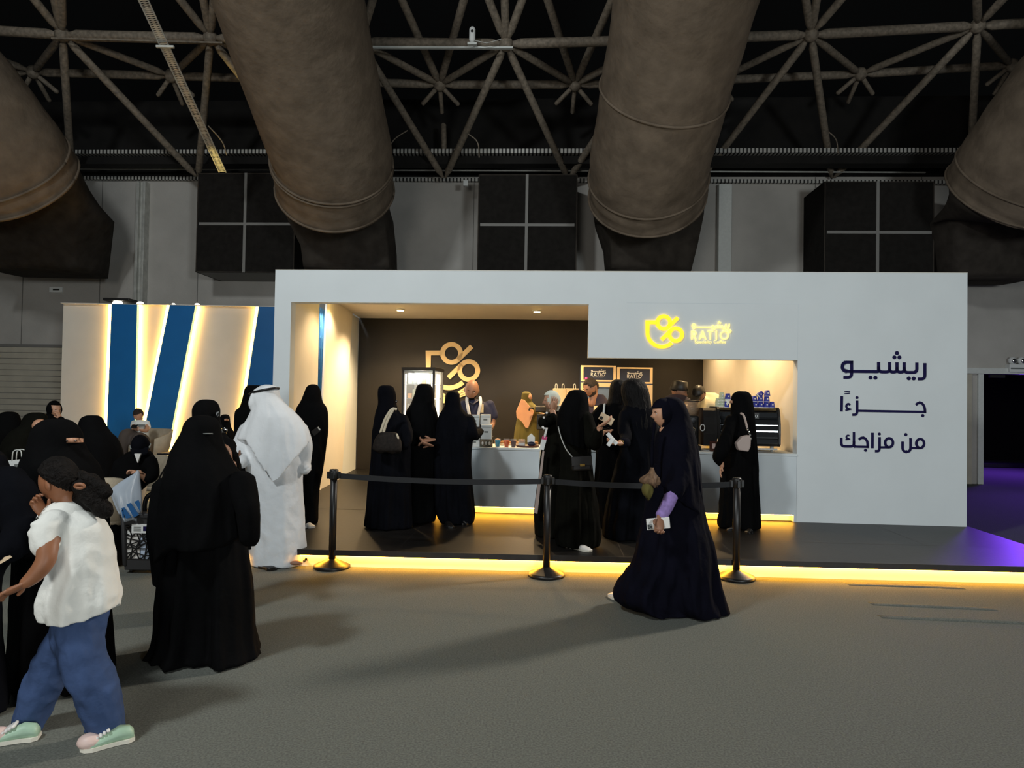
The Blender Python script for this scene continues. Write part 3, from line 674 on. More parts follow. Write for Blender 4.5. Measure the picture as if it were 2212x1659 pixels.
arabic('l3', 'bottom line of navy Arabic lettering on the white facade, reading من مزاجك', 1800, 920, [
    (arc(1885, 381, 85, 97, 0, 360, 30), 54, 'c'), ([(1890, 480), (1690, 478)], 48, 0), ([(1676, 262), (1676, 562), (1502, 562), (1502, 340)], 54, 95),
    (arc(1209, 365, 85, 97, 0, 360, 30), 54, 'c'), ([(1210, 466), (1005, 464)], 48, 0), ([(1002, 242), (1002, 548), (905, 548)], 54, 85), ([(850, 148), (847, 484)], 56, 0),
    ([(553, 298), (605, 255), (680, 255), (742, 340), (745, 482)], 52, 50), ([(770, 455), (500, 450), (446, 445), (446, 135)], 50, 60), ([(446, 330), (446, 446), (172, 444), (172, 255)], 54, 75),
    ([(348, 212), (308, 200), (275, 240), (300, 275), (340, 275)], 34, 25), ([(265, 298), (364, 282)], 30, 0)], [((1572, 188), 34), ((998, 175), 32), ((698, 528), 32)])
# logo on the black back wall
P0 = lambda x, y: BF(900+x/9.22, 720+y/9.22, BV-.002)
wl = thing('wall_logo', P0(645, 680), 'cream cup and percent logo mounted on the black back wall', 'sign')
LOGO(P0, BF.n*-.03, M['cream'], 'cup_outline', wl)
mb = MB()
for k, (x0, x1) in enumerate(((455, 575), (820, 1000))): pass
for pts in ([(470, 1150), (575, 1215), (560, 1390), (460, 1390)], [(820, 1165), (960, 1075), (1000, 1110), (990, 1230), (860, 1285), (865, 1210)]):
    put('saucer_hand', MB().prism([P0(*p)+BF.n*-.025 for p in pts], BF.n*.02), M['cream'], wl)
for pts in ([(850, 1200), (990, 1160)], [(865, 1250), (995, 1195)], [(900, 1150), (975, 1110)], [(480, 1230), (560, 1260)]): 
    mb = MB(); stroke(mb, pts, 6, P0, BF.n*-.03); put('engraved_line', mb, M['wood'], wl)

# ------------------------------------------------------------------ seating stand on the left with lit backdrop
LF = Plane((0, 13.5, 0), 0)
st_ = put('floor_stand', MB().box(-14, -3.55, 9.6, 13.9, .0, PT), M['beige_floor']); tag(st_, 'beige vinyl platform of the seating stand', kind='structure')
bd = thing('stand_backdrop', (-6.2, 13.5, PT), 'white backdrop with three slanting blue panels edged in warm light', 'backdrop')
xl = LF(137, 658)[0]; zt2 = 3.275
put('white_board', MB().box(xl, -4.25, 13.5, 13.6, PT, zt2), M['white_warm'], bd)
def lx(x, y): p = LF(x, y); return p[0], p[2]
def slant(xt0, xt1, xb0, xb1, yb):  # blue slab px at top (y=660) and at yb
    t0, t1 = lx(xt0, 660), lx(xt1, 661); b0, b1 = lx(xb0, yb), lx(xb1, yb)
    def at(p, q, z): k = (z-p[1])/(q[1]-p[1]); return p[0]+(q[0]-p[0])*k
    P = [(at(t0, b0, PT), 13.42, PT), (at(t1, b1, PT), 13.42, PT), (at(t1, b1, zt2), 13.42, zt2), (at(t0, b0, zt2), 13.42, zt2)]
    s_ = put('blue_panel', MB().prism(P, (0, .05, 0)), M['blue'], bd)
    return P
def strip(p, q, sgn):
    p, q = np.array(p), np.array(q); o = np.array([sgn*.03, .02, 0])
    put('light_strip', MB().hexa([p+o, p+o+[sgn*.035, 0, 0], p+o+[sgn*.035, .035, 0], p+o+[0, .035, 0], q+o, q+o+[sgn*.035, 0, 0], q+o+[sgn*.035, .035, 0], q+o+[0, .035, 0]]), M['led2'], bd)
P = slant(246, 301, 237, 296, 900); strip(P[0], P[3], -1); strip(P[1], P[2], 1)
P = slant(371, 426, 322, 380, 900); strip(P[0], P[3], -1); strip(P[1], P[2], 1)
P = slant(563, 602, 527, 602, 900); strip(P[0], P[3], -1)
put('top_cap', MB().box(xl, -4.25, 13.41, 13.62, zt2, zt2+.012), M['white_warm'], bd)
for k, (x, r) in enumerate(((254, .07), (303, .045), (375, .02), (426, .03))):
    c = LF(x, 657); c[2] = zt2+.03
    put('top_lamp', MB().ell(c+[0, 0, 0], (r*1.4, .05, r*.8)), M['lampw'] if k < 2 else M['lampw'], bd, smooth=True)
c = LF(255, 652)
e = thing('flood_light', (c[0], 13.5, zt2+.03), 'black flat flood lamp lying on top of the lit backdrop', 'lamp')
put('housing', MB().box(c[0]-.26, c[0]+.24, 13.44, 13.75, zt2+.07, zt2+.12), M['black'], e, bevel=.01); put('bracket', MB().box(c[0]-.04, c[0]+.3, 13.6, 13.64, zt2+.01, zt2+.07), M['black'], e)
spot('flood_lamp', (c[0]+.3, 13.3, zt2+.25), tuple(atY(470, 340, 13.3)), 420, (1, .72, .2), 26, .6, .05)

# ------------------------------------------------------------------ stanchions and tape
posts = [(717, 1229, 'black belt stanchion at the left end of the barrier'), (1180, 1247, 'black belt stanchion in the middle of the barrier'), (1590, 1253, 'black belt stanchion at the right end of the barrier')]
PC = []
for x, y, lab in posts:
    c = atZ(x, y-3, 0); PC.append(c)
    e = thing('stanchion', c, lab, 'barrier post', 'barrier posts in front of the booth')
    put('base', MB().lathe(c, [(.168, 0), (.17, .012), (.168, .026), (.15, .034), (.05, .075), (.036, .085)], 36), M['blackm'], e, smooth=True)
    put('pole', MB().lathe(c, [(.033, .06), (.033, .90)], 24), M['blackm'], e, smooth=True)
    put('head', MB().lathe(c, [(.036, .83), (.042, .835), (.042, .915), (.036, .925), (.0, .927)], 24), M['black'], e, smooth=True)
    for a in (0, 90, 180, 270):
        q = c+[.05*math.cos(math.radians(a)), .05*math.sin(math.radians(a)), .87]
        put('belt_clip', MB().box(-.014, .014, -.014, .014, -.032, .032, lambda X, Y, Z, q=q: q+[X, Y, Z]), M['black'], e, bevel=.003)
for i, (p, q, sag, lab) in enumerate(((PC[0], PC[1], .028, 'black belt stretched between the left and middle posts'), (PC[1], PC[2], .03, 'black belt stretched between the middle and right posts'))):
    N = 24; vs = []; fs = []
    for k in range(N+1):
        t = k/N; c = p+(q-p)*(.012+t*.976)+np.array([0, 0, .865-4*sag*t*(1-t)])
        vs += [c+[0, 0, .025], c+[0, 0, -.025], c+[0, .003, .025], c+[0, .003, -.025]]
    for k in range(N): a = k*4; fs += [(a, a+1, a+5, a+4), (a+2, a+6, a+7, a+3), (a, a+4, a+6, a+2), (a+1, a+3, a+7, a+5)]
    tag(put('barrier_belt', MB().add(vs, fs), M['tape']), lab, 'belt')
# ================================================================== PEOPLE
def cr(P, n):  # smooth resample of rows (Catmull-Rom)
    P = np.array(P, float); m = len(P); out = []
    for t in np.linspace(0, m-1, n):
        i = min(int(t), m-2); f = t-i; p0, p1, p2, p3 = P[max(i-1, 0)], P[i], P[i+1], P[min(i+2, m-1)]
        out.append(.5*((2*p1)+(-p0+p2)*f+(2*p0-5*p1+4*p2-p3)*f*f+(-p0+3*p1-3*p2+p3)*f**3))
    return np.array(out)
def shell(mb, rows, D, fold=(9, .05), floor=None, seed=1, thick=None, n=64, m=52, hem=None, head=None):
    """rows top->bottom (py, xl, xr[, dY metres[, half-thickness metres]]) measured on the silhouette at distance D.
    hem(x in -1..1, s=-1 towards camera) -> extra drop in px applied over the lowest 35%."""
    R = []
    rs = random.Random(seed); ph = [rs.uniform(0, 6.28) for _ in range(5)]
    full = []
    for r in rows:
        r = list(r); w_ = (r[2]-r[1])/2*D/F
        dy = r[3] if len(r) > 3 and r[3] is not None else 0
        th = r[4] if len(r) > 4 else min(max(.58*w_+.045, .05), .27)
        if thick: th *= thick
        full.append((r[0], r[1], r[2], dy, th))
    Q = cr(full, m)
    ytop, ybot = Q[0][0], Q[-1][0]
    rings = []
    for i, (y, xl, xr, dy, th) in enumerate(Q):
        t = (y-ytop)/(ybot-ytop); c = atY((xl+xr)/2, y, D); rx = max((xr-xl)/2, .5)*D/F; th = max(th, .01); ring = []
        amp = fold[1]*min(1, max(0, (t-.16))*1.6)
        for j in range(n):
            q = 2*math.pi*j/n; k = fold[0]
            wv = amp*(math.sin(k*q+ph[0]+1.4*math.sin(t*2.2+ph[1]))*.6+math.sin((k*.5+.5)*q+ph[2]-t*1.3)*.5+.35*math.sin((2*k+1)*q+ph[3]+t*2))
            wy = wv*(1+.0); wx = wv*.35*min(1, .2/max(rx, .05))
            p = c+np.array([rx*math.cos(q)*(1+wx), dy+th*math.sin(q)*(1+wy*1.6), 0])
            if hem:
                hh = max(0, (t-.6)/.4)**1.3
                p[2] -= hem(math.cos(q), math.sin(q))*D/F*hh
            elif t > .93: p[2] += .012*math.sin(5*q+ph[4])*(t-.93)/.07
            if floor is not None: p[2] = max(p[2], floor+.004)
            ring.append(p)
        rings.append(ring)
    mb.rings(rings[::-1]); return mb
def limb(mb, pts, D, n=12):
    """pts: (px, py, dY, r)"""
    P = cr([(*atY(p[0], p[1], D+p[2]), p[3]) for p in pts], max(8, 5*len(pts)))
    mb.tube([q[:3] for q in P], [q[3] for q in P], n); return mb
def Rz(a): a = math.radians(a); return np.array([[math.cos(a), -math.sin(a), 0], [math.sin(a), math.cos(a), 0], [0, 0, 1]])
def Rx(a): a = math.radians(a); return np.array([[1, 0, 0], [0, math.cos(a), -math.sin(a)], [0, math.sin(a), math.cos(a)]])
def Ry(a): a = math.radians(a); return np.array([[math.cos(a), 0, math.sin(a)], [0, 1, 0], [-math.sin(a), 0, math.cos(a)]])
def headpt(d, h, k=1.0, feat=True):
    """unit direction (x lateral, y forward, z up) -> head surface point; h = head height"""
    x, y, z = d; lx_, ly_, lz_ = .335*h, .42*h, .5*h
    nx = 1-.30*max(0, -z)**1.4; ny = 1-(.42*max(0, -z) if y < 0 else .10*max(0, -z))
    p = np.array([x*lx_*nx, y*ly_*ny, z*lz_])
    if feat and y > 0:
        g = lambda a, b, s, t: math.exp(-((a)/s)**2-((b)/t)**2)
        f_ = .115*g(x, z+.16, .13, .13)+.05*g(x, z+.0, .10, .16)+.028*g(abs(x)-.25, z-.17, .25, .07)-.040*g(abs(x)-.36, z-.02, .17, .10)
        f_ += .035*g(x, z+.46, .24, .045)+.035*g(x, z+.56, .22, .05)-.012*g(x, z+.51, .3, .02)+.035*g(x, z+.82, .3, .14)+.02*g(abs(x)-.55, z+.15, .15, .2)
        p[1] += f_*h*min(1, y*1.6)
    return p*k
def dirs(nu=36, nv=26):
    return [[(math.cos(ph)*math.cos(th), math.cos(ph)*math.sin(th), math.sin(ph)) for th in [2*math.pi*j/nu for j in range(nu)]] for ph in [-1.5+3.0*i/nv for i in range(nv+1)]]
def sub_shell(mb, keep, h, R, C, k, thick=.0, nu=36, nv=26, feat=False, wob=0, seed=0):
    """patch of head-like surface where keep(x,y,z)"""
    Dn = dirs(nu, nv); idx = {}; vs = []; fs = []; rs = random.Random(seed)
    for i in range(nv):
        for j in range(nu):
            q = [(i, j), (i, (j+1) % nu), (i+1, (j+1) % nu), (i+1, j)]
            if all(keep(*Dn[a][b]) for a, b in q):
                f = []
                for a, b in q:
                    if (a, b) not in idx:
                        idx[(a, b)] = len(vs); d = Dn[a][b]; kk = k+wob*math.sin(9*d[0]+5*d[2]+seed)*math.cos(8*d[1]-4*d[2]); vs.append(C+R@headpt(d, h, kk, feat))
                    f.append(idx[(a, b)])
                fs.append(tuple(f))
    n = len(vs); inner = []
    for (a, b), _ in sorted(idx.items(), key=lambda t: t[1]): inner.append(C+R@headpt(Dn[a][b], h, .97, feat))
    edge = {}
    for f in fs:
        for u, v in zip(f, f[1:]+f[:1]): edge[(u, v)] = 1
    side = [(v, u, u+n, v+n) for (u, v) in edge if (v, u) not in edge]
    mb.add(vs+inner, fs+[tuple(i+n for i in reversed(f)) for f in fs]+side); return mb
def hand(mb, c, direc, normal, size=.17, curl=.5, thumb=1, spread=.22):
    """wrist at c, fingers along direc, palm facing normal"""
    d = np.array(direc, float); d /= np.linalg.norm(d); nn = np.array(normal, float); nn -= d*(nn@d); nn /= np.linalg.norm(nn); s = np.cross(d, nn); s *= thumb
    c = np.array(c, float); L = size
    mb.tube([c-d*.02, c+d*L*.12, c+d*L*.32, c+d*L*.46], [L*.15, L*.19, L*.23, L*.21], 12, flat=.45, flatdir=nn)
    for i, (o, l) in enumerate(((.165, .40), (.06, .45), (-.05, .42), (-.155, .33))):
        b = c+d*L*.40+s*L*o; a = 0; q = d+s*(o*spread*2); q /= np.linalg.norm(q); pts = [b]; p = b
        for sg in (.45, .32, .25):
            dd = q*math.cos(a)+nn*math.sin(a); p = p+dd*L*l*sg*1.02; pts.append(p); a += curl*1.0
        mb.tube(pts, [L*.058, L*.055, L*.05, L*.042], 8)
    b = c+d*L*.10+s*L*.16; q = d*.72+s*.62+nn*.25*(1+curl); q /= np.linalg.norm(q); q2 = d*.9+s*.15+nn*.3*(1+curl); q2 /= np.linalg.norm(q2)
    mb.tube([b, b+q*L*.2, b+q*L*.2+q2*L*.17], [L*.075, L*.065, L*.05], 8)
    return mb
def person(label, px, D, z0=0, group=None):
    x = atY(px, 900, D)[0]; return thing('person', (x, D, z0), label, 'person', group)
def head(e, px, py, D, hpx, yaw, pitch=0, roll=0, skin='skin', hair=None, hairc='hair', beard=False, body=None, eyes=True, neck=True, wobble=.0, brow=True, cut=None):
    """px,py centre of the head; yaw 0 looks at the camera, +90 to the right of the frame, 180 away"""
    C = atY(px, py, D); h = hpx*D/F; R = Rz(yaw)@Ry(roll)@Rx(-pitch)@np.diag([1, 1, 1.0])@Rz(180)
    # local forward +y -> world -y (to camera) when yaw = 0
    mb = body if body is not None else MB()
    mb.rings([[C+R@headpt(d, h) for d in ring] for ring in dirs()])
    for s_ in (-1, 1):
        mb.ell(C+R@(np.array([s_*.335, -.03, -.02])*h), (.03*h, .06*h, .105*h), 10, 7, R)
    if neck:
        a = C+R@(np.array([0, -.08, -.30])*h); b = np.array([C[0], C[1]+.02*0, C[2]])+np.array([0, 0, -.86*h])+R@np.array([0, -.10*h, 0])*.5
        mb.tube([a, (a+b)/2, b], [.205*h, .20*h, .23*h], 14)
    o = put('body', mb, M[skin], e, smooth=True)
    if eyes:
        for s_ in (-1, 1):
            ey = put('eye', MB().ell(C+R@headpt((s_*.335, .93, .03), h, 1.0), (.058*h, .02*h, .022*h), 10, 6, R), M['shoe_w'], o, smooth=True)
            put('iris', MB().ell(C+R@headpt((s_*.335, .93, .03), h, 1.02), (.024*h, .018*h, .022*h), 8, 6, R), M['eye'], o, smooth=True)
            if brow: put('eyebrow', MB().tube([C+R@headpt((s_*a_, .9, b_), h, 1.015) for a_, b_ in ((.16, .15), (.34, .20), (.5, .15))], .013*h, 6), M['hair'], o)
        put('mouth', MB().tube([C+R@headpt((a_, .86, -.505), h, 1.005) for a_ in (-.2, -.07, .07, .2)], .014*h, 6), M['lips'], o)
    if beard: put('beard', sub_shell(MB(), lambda x, y, z: y > .0 and z > -.97 and z < -.52+.5*max(0, abs(x)-.35), h, R, C, 1.02, feat=True), M['hair_b' if beard == 'b' else 'hair'], e, smooth=True)
    if hair: put('hair', sub_shell(MB(), hair, h, R, C, 1.09, wob=.012), M[hairc], e, smooth=True)
    return C, h, R
def nose_scarf(): pass
from mathutils import noise as MN
def cloth(name, mb, m, e, vox=.014, sm=2, wr=None):
    o = put(name, mb, M[m], e, smooth=True, remesh=vox, smoothit=sm); me = o.data
    amp, fx, fz, tilt = wr or (.011, 11, 2.2, .25); sd = (len(e['label'])*1.37+len(name)) % 9
    nv = len(me.vertices); co = np.empty(nv*3); no = np.empty(nv*3); me.vertices.foreach_get('co', co); me.vertices.foreach_get('normal', no); co = co.reshape(-1, 3); no = no.reshape(-1, 3)
    zt_ = co[:, 2].max(); d = np.empty(nv)
    for i in range(nv):
        x, y, z = co[i]; q = (x*fx+z*tilt*fx*.3+sd, y*fx, z*fz); a = 1-abs(MN.noise(q))*2.2; b = MN.noise((x*fx*2.3, y*fx*2.3+sd, z*fz*2.5+x*3)); d[i] = a*.75+b*.5-.45
    k = np.clip((zt_-co[:, 2])/.5, .12, 1) if wr is None else 1
    co += no*(d*amp*k)[:, None]; me.vertices.foreach_set('co', co.ravel()); me.update(); return o
def eye_slit(e, x0, x1, y, D, dep, skin='skin', h=9, bow=2, eyes=True, tilt=0):
    """narrow strip of face in a face veil; curved patch standing just proud of the veil"""
    n = 8; top, bot = [], []
    for k in range(n+1):
        t = k/n; x = x0+(x1-x0)*t; dd = -dep*math.sin(math.pi*(.12+.76*t)); yy = y+tilt*(t-.5)
        top.append(atY(x, yy-h/2-bow*math.sin(math.pi*t), D+dd)); bot.append(atY(x, yy+h/2+0*bow*math.sin(math.pi*t), D+dd))
    vs = top+bot+[p+[0, .03, 0] for p in top]+[p+[0, .03, 0] for p in bot]; m_ = n+1; fs = []
    for k in range(n): fs += [(m_+k, m_+k+1, k+1, k), (2*m_+k, 2*m_+k+1, 3*m_+k+1, 3*m_+k), (k, k+1, 2*m_+k+1, 2*m_+k), (m_+k+1, m_+k, 3*m_+k, 3*m_+k+1)]
    o = put('eye_opening', MB().add(vs, fs), M[skin], e, smooth=True)
    if eyes:
        for t in (.27, .73):
            x = x0+(x1-x0)*t; dd = -dep*math.sin(math.pi*(.12+.76*t))-.004
            put('eye', MB().ell(atY(x, y+tilt*(t-.5)+.5, D+dd), ((x1-x0)*.13*D/F, .006, h*.22*D/F), 8, 6), M['eye'], o, smooth=True)
def shoe(e, pts, D, m='leather', w=.045, hgt=.04, name='shoe', z0=0, sole=None):
    """pts: heel px, toe px at floor"""
    a = atZ(pts[0][0], pts[0][1], z0); b = atZ(pts[1][0], pts[1][1], z0); d = b-a; L = np.linalg.norm(d); d /= L; s = np.array([-d[1], d[0], 0]); R = []
    for t, ww, hh in ((0, .6, .9), (.08, .85, 1.25), (.3, .85, 1.45), (.55, .95, 1.1), (.8, 1.1, .75), (.95, .8, .55), (1, .4, .35)):
        c = a+d*L*t; R.append([c+s*w*ww*math.cos(q)+np.array([0, 0, .006+hgt*hh*(.5+.5*math.sin(q))]) for q in [2*math.pi*k/14 for k in range(14)]])
    o = put(name, MB().rings(R), M[m], e, smooth=True)
    R = [[p*[1, 1, 0]+np.array([0, 0, z0+zz]) for p in [c+s*w*ww*1.1, c-s*w*ww*1.1]] for zz in (0,) for c, ww in [(a, 1)]]
    mb = MB(); P = []
    for t, ww in ((-.02, .6), (.1, .95), (.3, .85), (.55, .95), (.8, 1.15), (.95, .85), (1.02, .4)): P.append((a+d*L*t, w*ww*1.06))
    poly = [c+s*k_ for c, k_ in P]+[c-s*k_ for c, k_ in reversed(P)]
    mb.prism([np.array([p[0], p[1], z0+.02]) for p in poly], (0, 0, -.018)); put('sole', mb, M[sole or m], o)
    return o
HALL = 0.0
# --- 1 niqab woman in front, centre left
D = 4.42
e = person('nearest standing woman in long black abaya and face veil, left of the man in white', 440, D)
mb = shell(MB(), [(1000, 392, 500), (1060, 376, 512), (1150, 358, 530), (1240, 350, 541), (1320, 345, 547), (1365, 340, 551), (1398, 330, 557), (1418, 320, 563), (1440, 322, 560)], D, (7, .16), 0, 11, n=96)
cloth('abaya', mb, 'abaya', e)
mb = shell(MB(), [(897, 428, 446, 0, .03), (902, 412, 462, 0, .07), (916, 400, 473, 0, .105), (934, 395, 475, 0, .12), (952, 384, 480, 0, .13), (972, 374, 488, 0, .15), (1007, 364, 506, 0, .19), (1046, 352, 531, 0, .23), (1097, 346, 538, 0, .26), (1151, 340, 539, 0, .28), (1190, 338, 538, 0, .29)], D,
          (6, .06), 0, 12, n=96, hem=lambda x, s: 75*max(0, -x-.35)**1.2-(45*max(0, x*.6+.4) if s < .3 else 0)+10*math.sin(3*x))
cloth('shoulder_veil', mb, 'abaya', e)
mb = limb(MB(), [(520, 1040, -.05, .09), (534, 1095, -.12, .075), (539, 1140, -.13, .065), (540, 1166, -.12, .06)], D); cloth('sleeve', mb, 'abaya', e)
mb = limb(MB(), [(358, 1050, -.05, .08), (346, 1130, -.1, .075), (342, 1200, -.1, .06), (337, 1262, -.08, .02)], D); cloth('sleeve', mb, 'abaya', e)
None if True else put('brow_band', MB().tube([atY(397, 929, D-.05), atY(415, 925, D-.105), atY(437, 923, D-.128), atY(458, 925, D-.105), atY(475, 930, D-.04)], .014, 6), M['abaya_b'], e, smooth=True)
eye_slit(e, 430, 462, 937, D, .124, 'print_', h=2, bow=0, eyes=False)  # grey in place of skin paints the dimness of the narrow slit
put('glasses_arm', MB().tube([atY(400, 934, D-.04), atY(396, 938, D), atY(393, 946, D+.02)], .006, 6), M['steel'], e)

# --- 2 woman behind her with glasses, looking right
D = 5.3
e = person('woman in black with spectacles, looking right from behind the nearest black figure', 445, D)
mb = shell(MB(), [(863, 438, 456, 0, .04), (868, 427, 466, 0, .08), (883, 418, 473, 0, .11), (905, 419, 472, 0, .12), (925, 415, 478, 0, .13), (955, 400, 494, 0, .16), (1000, 394, 500, 0, .19), (1100, 392, 500, 0, .2), (1250, 388, 505), (1330, 384, 508)], D, (8, .08), 0, 21)
limb(mb, [(488, 960, 0, .07), (502, 1010, -.15, .06), (500, 985, -.28, .05)], D)
cloth('abaya', mb, 'abaya', e)
C = atY(472, 894, D-.02)
put('spectacles', MB().tube([C+[-.06, .02, .015], C+[0, -.01, .012], C+[.012, -.04, .0], C+[.006, -.05, -.02]], .006, 6), M['chrome'], e)
put('lens', MB().ell(C+[.004, -.03, -.002], (.006, .022, .018)), M['glass'], e, smooth=True)
mb = MB(); hand(mb, atY(500, 1000, D-.3), (-.12, -.1, .6), (-1, -.3, 0), .19, .75, 1); limb(mb, [(506, 1030, -.26, .03), (501, 1000, -.3, .027)], D)
put('hand', mb, M['skin_d'], e, smooth=True)
g = thing('sunglasses', atY(480, 932, D-.35), 'shiny sunglasses held up in the hand beside the black veiled figure', 'glasses')
for k in (-1, 1): put('lens', MB().ell(atY(480+k*5, 930+k*-1, D-.36), (.022, .006, .018)), M['chrome'], g, smooth=True)
put('frame', MB().tube([atY(470, 936, D-.3), atY(474, 928, D-.36), atY(486, 925, D-.36), atY(489, 937, D-.3)], .004, 6), M['gold'], g)
# --- 3 seated woman far behind
D = 9.9
e = person('woman in black seated far behind, small between the two standing groups', 487, D, PT)
mb = shell(MB(), [(895, 481, 491, 0, .05), (900, 477, 495, 0, .09), (912, 476, 496, 0, .1), (925, 475, 499, 0, .11), (945, 470, 510, 0, .15), (970, 468, 513, 0, .18), (1010, 466, 514), (1060, 466, 514, -.1), (1100, 466, 514, -.1)], D, (6, .05), PT, 31)
cloth('abaya', mb, 'abaya', e, .02)
eye_slit(e, 481, 493, 908, D, .1, h=3, eyes=False)

# --- 4 woman behind the man in white
D = 7.45
e = person('woman in black standing behind the man in the white robe', 540, D)
mb = shell(MB(), [(832, 538, 562, 0, .05), (838, 530, 570, 0, .09), (855, 526, 573, 0, .11), (880, 519, 576, 0, .12), (891, 509, 584, 0, .14), (933, 507, 590), (985, 512, 592), (1060, 520, 594), (1140, 518, 596), (1200, 516, 598)], D, (8, .08), 0, 41)
cloth('abaya', mb, 'abaya', e)

# --- 5 man in white
D = 6.85
e = person('man in a white robe and headcloth with black head ring, back to the camera', 600, D)
mb = shell(MB(), [(858, 570, 600, 0, .08), (885, 560, 610, 0, .1), (905, 545, 640, 0, .13), (930, 533, 656, 0, .15), (985, 529, 656, 0, .17), (1041, 531, 652, 0, .18), (1105, 533, 656, 0, .19), (1160, 535, 659, 0, .2), (1200, 538, 660, 0, .2), (1229, 541, 658, 0, .2)], D, (5, .05), 0, 51, n=96,
          hem=lambda x, s: -3-8*max(0, x))
limb(mb, [(536, 925, 0, .085), (524, 960, -.02, .085), (526, 985, -.06, .075), (521, 1000, -.2, .06)], D)
limb(mb, [(517, 950, .0, .05), (514, 968, -.06, .06), (522, 990, -.12, .06)], D)
limb(mb, [(648, 925, 0, .08), (659, 960, .0, .07), (658, 995, .02, .062), (657, 1012, -.02, .055)], D)
cloth('robe', mb, 'thobe', e, .012, 2, (.0065, 8, 4.5, 1.2))
def ghem(x, s):
    if s < .25: return 92*max(0, 1-abs(x-.22)/.85)+6 if x < 1 else 0
    return 10
mb = shell(MB(), [(831, 572, 586, 0, .03), (835, 562, 597, 0, .08), (843, 550, 602, 0, .105), (858, 542, 606, 0, .12), (880, 545, 626, 0, .135), (900, 538, 648, 0, .16), (922, 524, 664, 0, .18), (944, 514, 670, 0, .2)], D-.03, (6, .05), None, 52, n=120, m=60,
          hem=lambda x, s: ghem(x, s))
limb(mb, [(547, 852, -.1, .02), (543, 872, -.1, .03), (549, 892, -.06, .02)], D)
cloth('headcloth', mb, 'ghutra', e, .011, 2, (.006, 9, 3, .6))
ring = []
for k in range(25):
    q = 2*math.pi*k/24; ring.append(atY(571+31*math.cos(q), 845-6*math.cos(q), D-.03+.115*math.sin(q))+[0, 0, -.012*math.sin(q)])
put('head_ring', MB().tube(ring, .012, 8, round_=False), M['leather'], e, smooth=True)
put('cuff', MB().tube([atY(657, 1005, D), atY(657, 1015, D-.02)], .066, 14, flat=.6), M['thobe'], e, smooth=True)
for a, b, lab in (((618, 1226), (676, 1211), 'right'), ((590, 1233), (566, 1224), 'left')):
    shoe(e, (a, b), D, 'leather', .05, .02, 'sandal'); 
put('sandal_strap', MB().tube([atZ(655, 1214, .03), atZ(661, 1208, .075), atZ(668, 1209, .03)], .012, 6), M['leather'], e)
for x, y in ((630, 1216),): put('foot', MB().ell(atZ(x+10, y, .05), (.06, .035, .022)), M['skin_d'], e, smooth=True)
mb = MB(); hand(mb, atY(515, 995, D-.2), (-.2, -.2, .5), (1, 0, 0), .18, .6); put('hand', mb, M['skin_d'], e, smooth=True)

# --- 6 woman in black on the platform, right of the man
D = 8.15
e = person('woman in black standing alone on the platform beside the left side wall', 675, D, PT)
mb = shell(MB(), [(830, 671, 683, 0, .05), (836, 663, 689, 0, .09), (848, 658, 693, 0, .11), (868, 650, 697, 0, .12), (884, 640, 707, 0, .14), (911, 636, 709), (955, 636, 706), (1016, 642, 697), (1063, 646, 689), (1119, 648, 688), (1138, 656, 683)], D, (7, .09), PT, 61)
cloth('abaya', mb, 'abaya', e)
shoe(e, ((664, 1139), (676, 1141)), D, 'shoe_w', .04, .035, 'shoe', PT)
b = thing('phone', atY(679, 930, D-.22), 'dark phone held by the woman standing alone by the side wall', 'phone')
put('case', MB().box(-.03, .03, -.006, .006, -.05, .05, lambda x, y, z: atY(683, 931, D-.24)+Ry(50)@np.array([x, y, z])), M['leather'], b)
put('screen_edge', MB().box(-.02, .02, -.009, -.006, .035, .05, lambda x, y, z: atY(683, 931, D-.24)+Ry(50)@np.array([x, y, z])), M['steel'], b)

# --- 7,8,9 three women at the counter
D = 7.95
e = person('woman in black with a brown shoulder bag, leftmost of the three at the counter', 840, D, PT)
mb = shell(MB(), [(832, 826, 842, 0, .04), (837, 818, 850, 0, .09), (852, 816, 855, 0, .11), (872, 817, 856, 0, .12), (888, 812, 862, 0, .13), (902, 809, 874), (925, 806, 882), (960, 803, 886), (1008, 800, 886), (1071, 794, 888), (1130, 788, 890), (1157, 790, 888)], D, (8, .1), PT, 71, n=80)
limb(mb, [(868, 905, -.02, .075), (880, 940, -.12, .065), (874, 965, -.2, .05)], D)
cloth('abaya', mb, 'abaya_b', e)
put('ear_ring', MB().ell(atY(856, 867, D-.05), (.012, .012, .02)), M['chrome'], e)
bg = thing('shoulder_bag', atY(832, 960, D-.3), 'large dark brown shoulder bag with a pale strap hanging from the veiled woman', 'bag')
rows = [(934, 822, 856, 0, .05), (945, 812, 864, 0, .07), (960, 806, 868, 0, .08), (972, 806, 868, 0, .075), (978, 816, 862, 0, .04)]
put('bag_body', shell(MB(), rows, D-.3, (4, .0), None, 3, n=28, m=16), M['darkbag'], bg, smooth=True)
for p in ([(822, 934), (832, 905), (846, 884), (856, 884)], [(828, 936), (836, 910), (850, 884)]):
    put('strap', MB().tube(cr([tuple(atY(x, y, D-.28)) for x, y in p], 10), .014, 8, flat=.4, flatdir=(0, 1, 0)), M['beige_strap'], bg, smooth=True)
put('tassel', MB().tube([atY(857, 938, D-.33), atY(860, 947, D-.33)], .012, 6), M['beige_strap'], bg)
D = 8.35
e = person('woman in black, middle of three at the counter, before the display fridge', 910, D, PT)
mb = shell(MB(), [(829, 908, 926, 0, .04), (835, 900, 933, 0, .09), (850, 896, 937, 0, .11), (872, 888, 938, 0, .12), (890, 877, 944), (915, 873, 948), (960, 872, 946), (1030, 874, 944), (1090, 872, 943), (1120, 874, 940), (1137, 880, 932)], D, (7, .09), PT, 81)
cloth('abaya', mb, 'abaya', e)
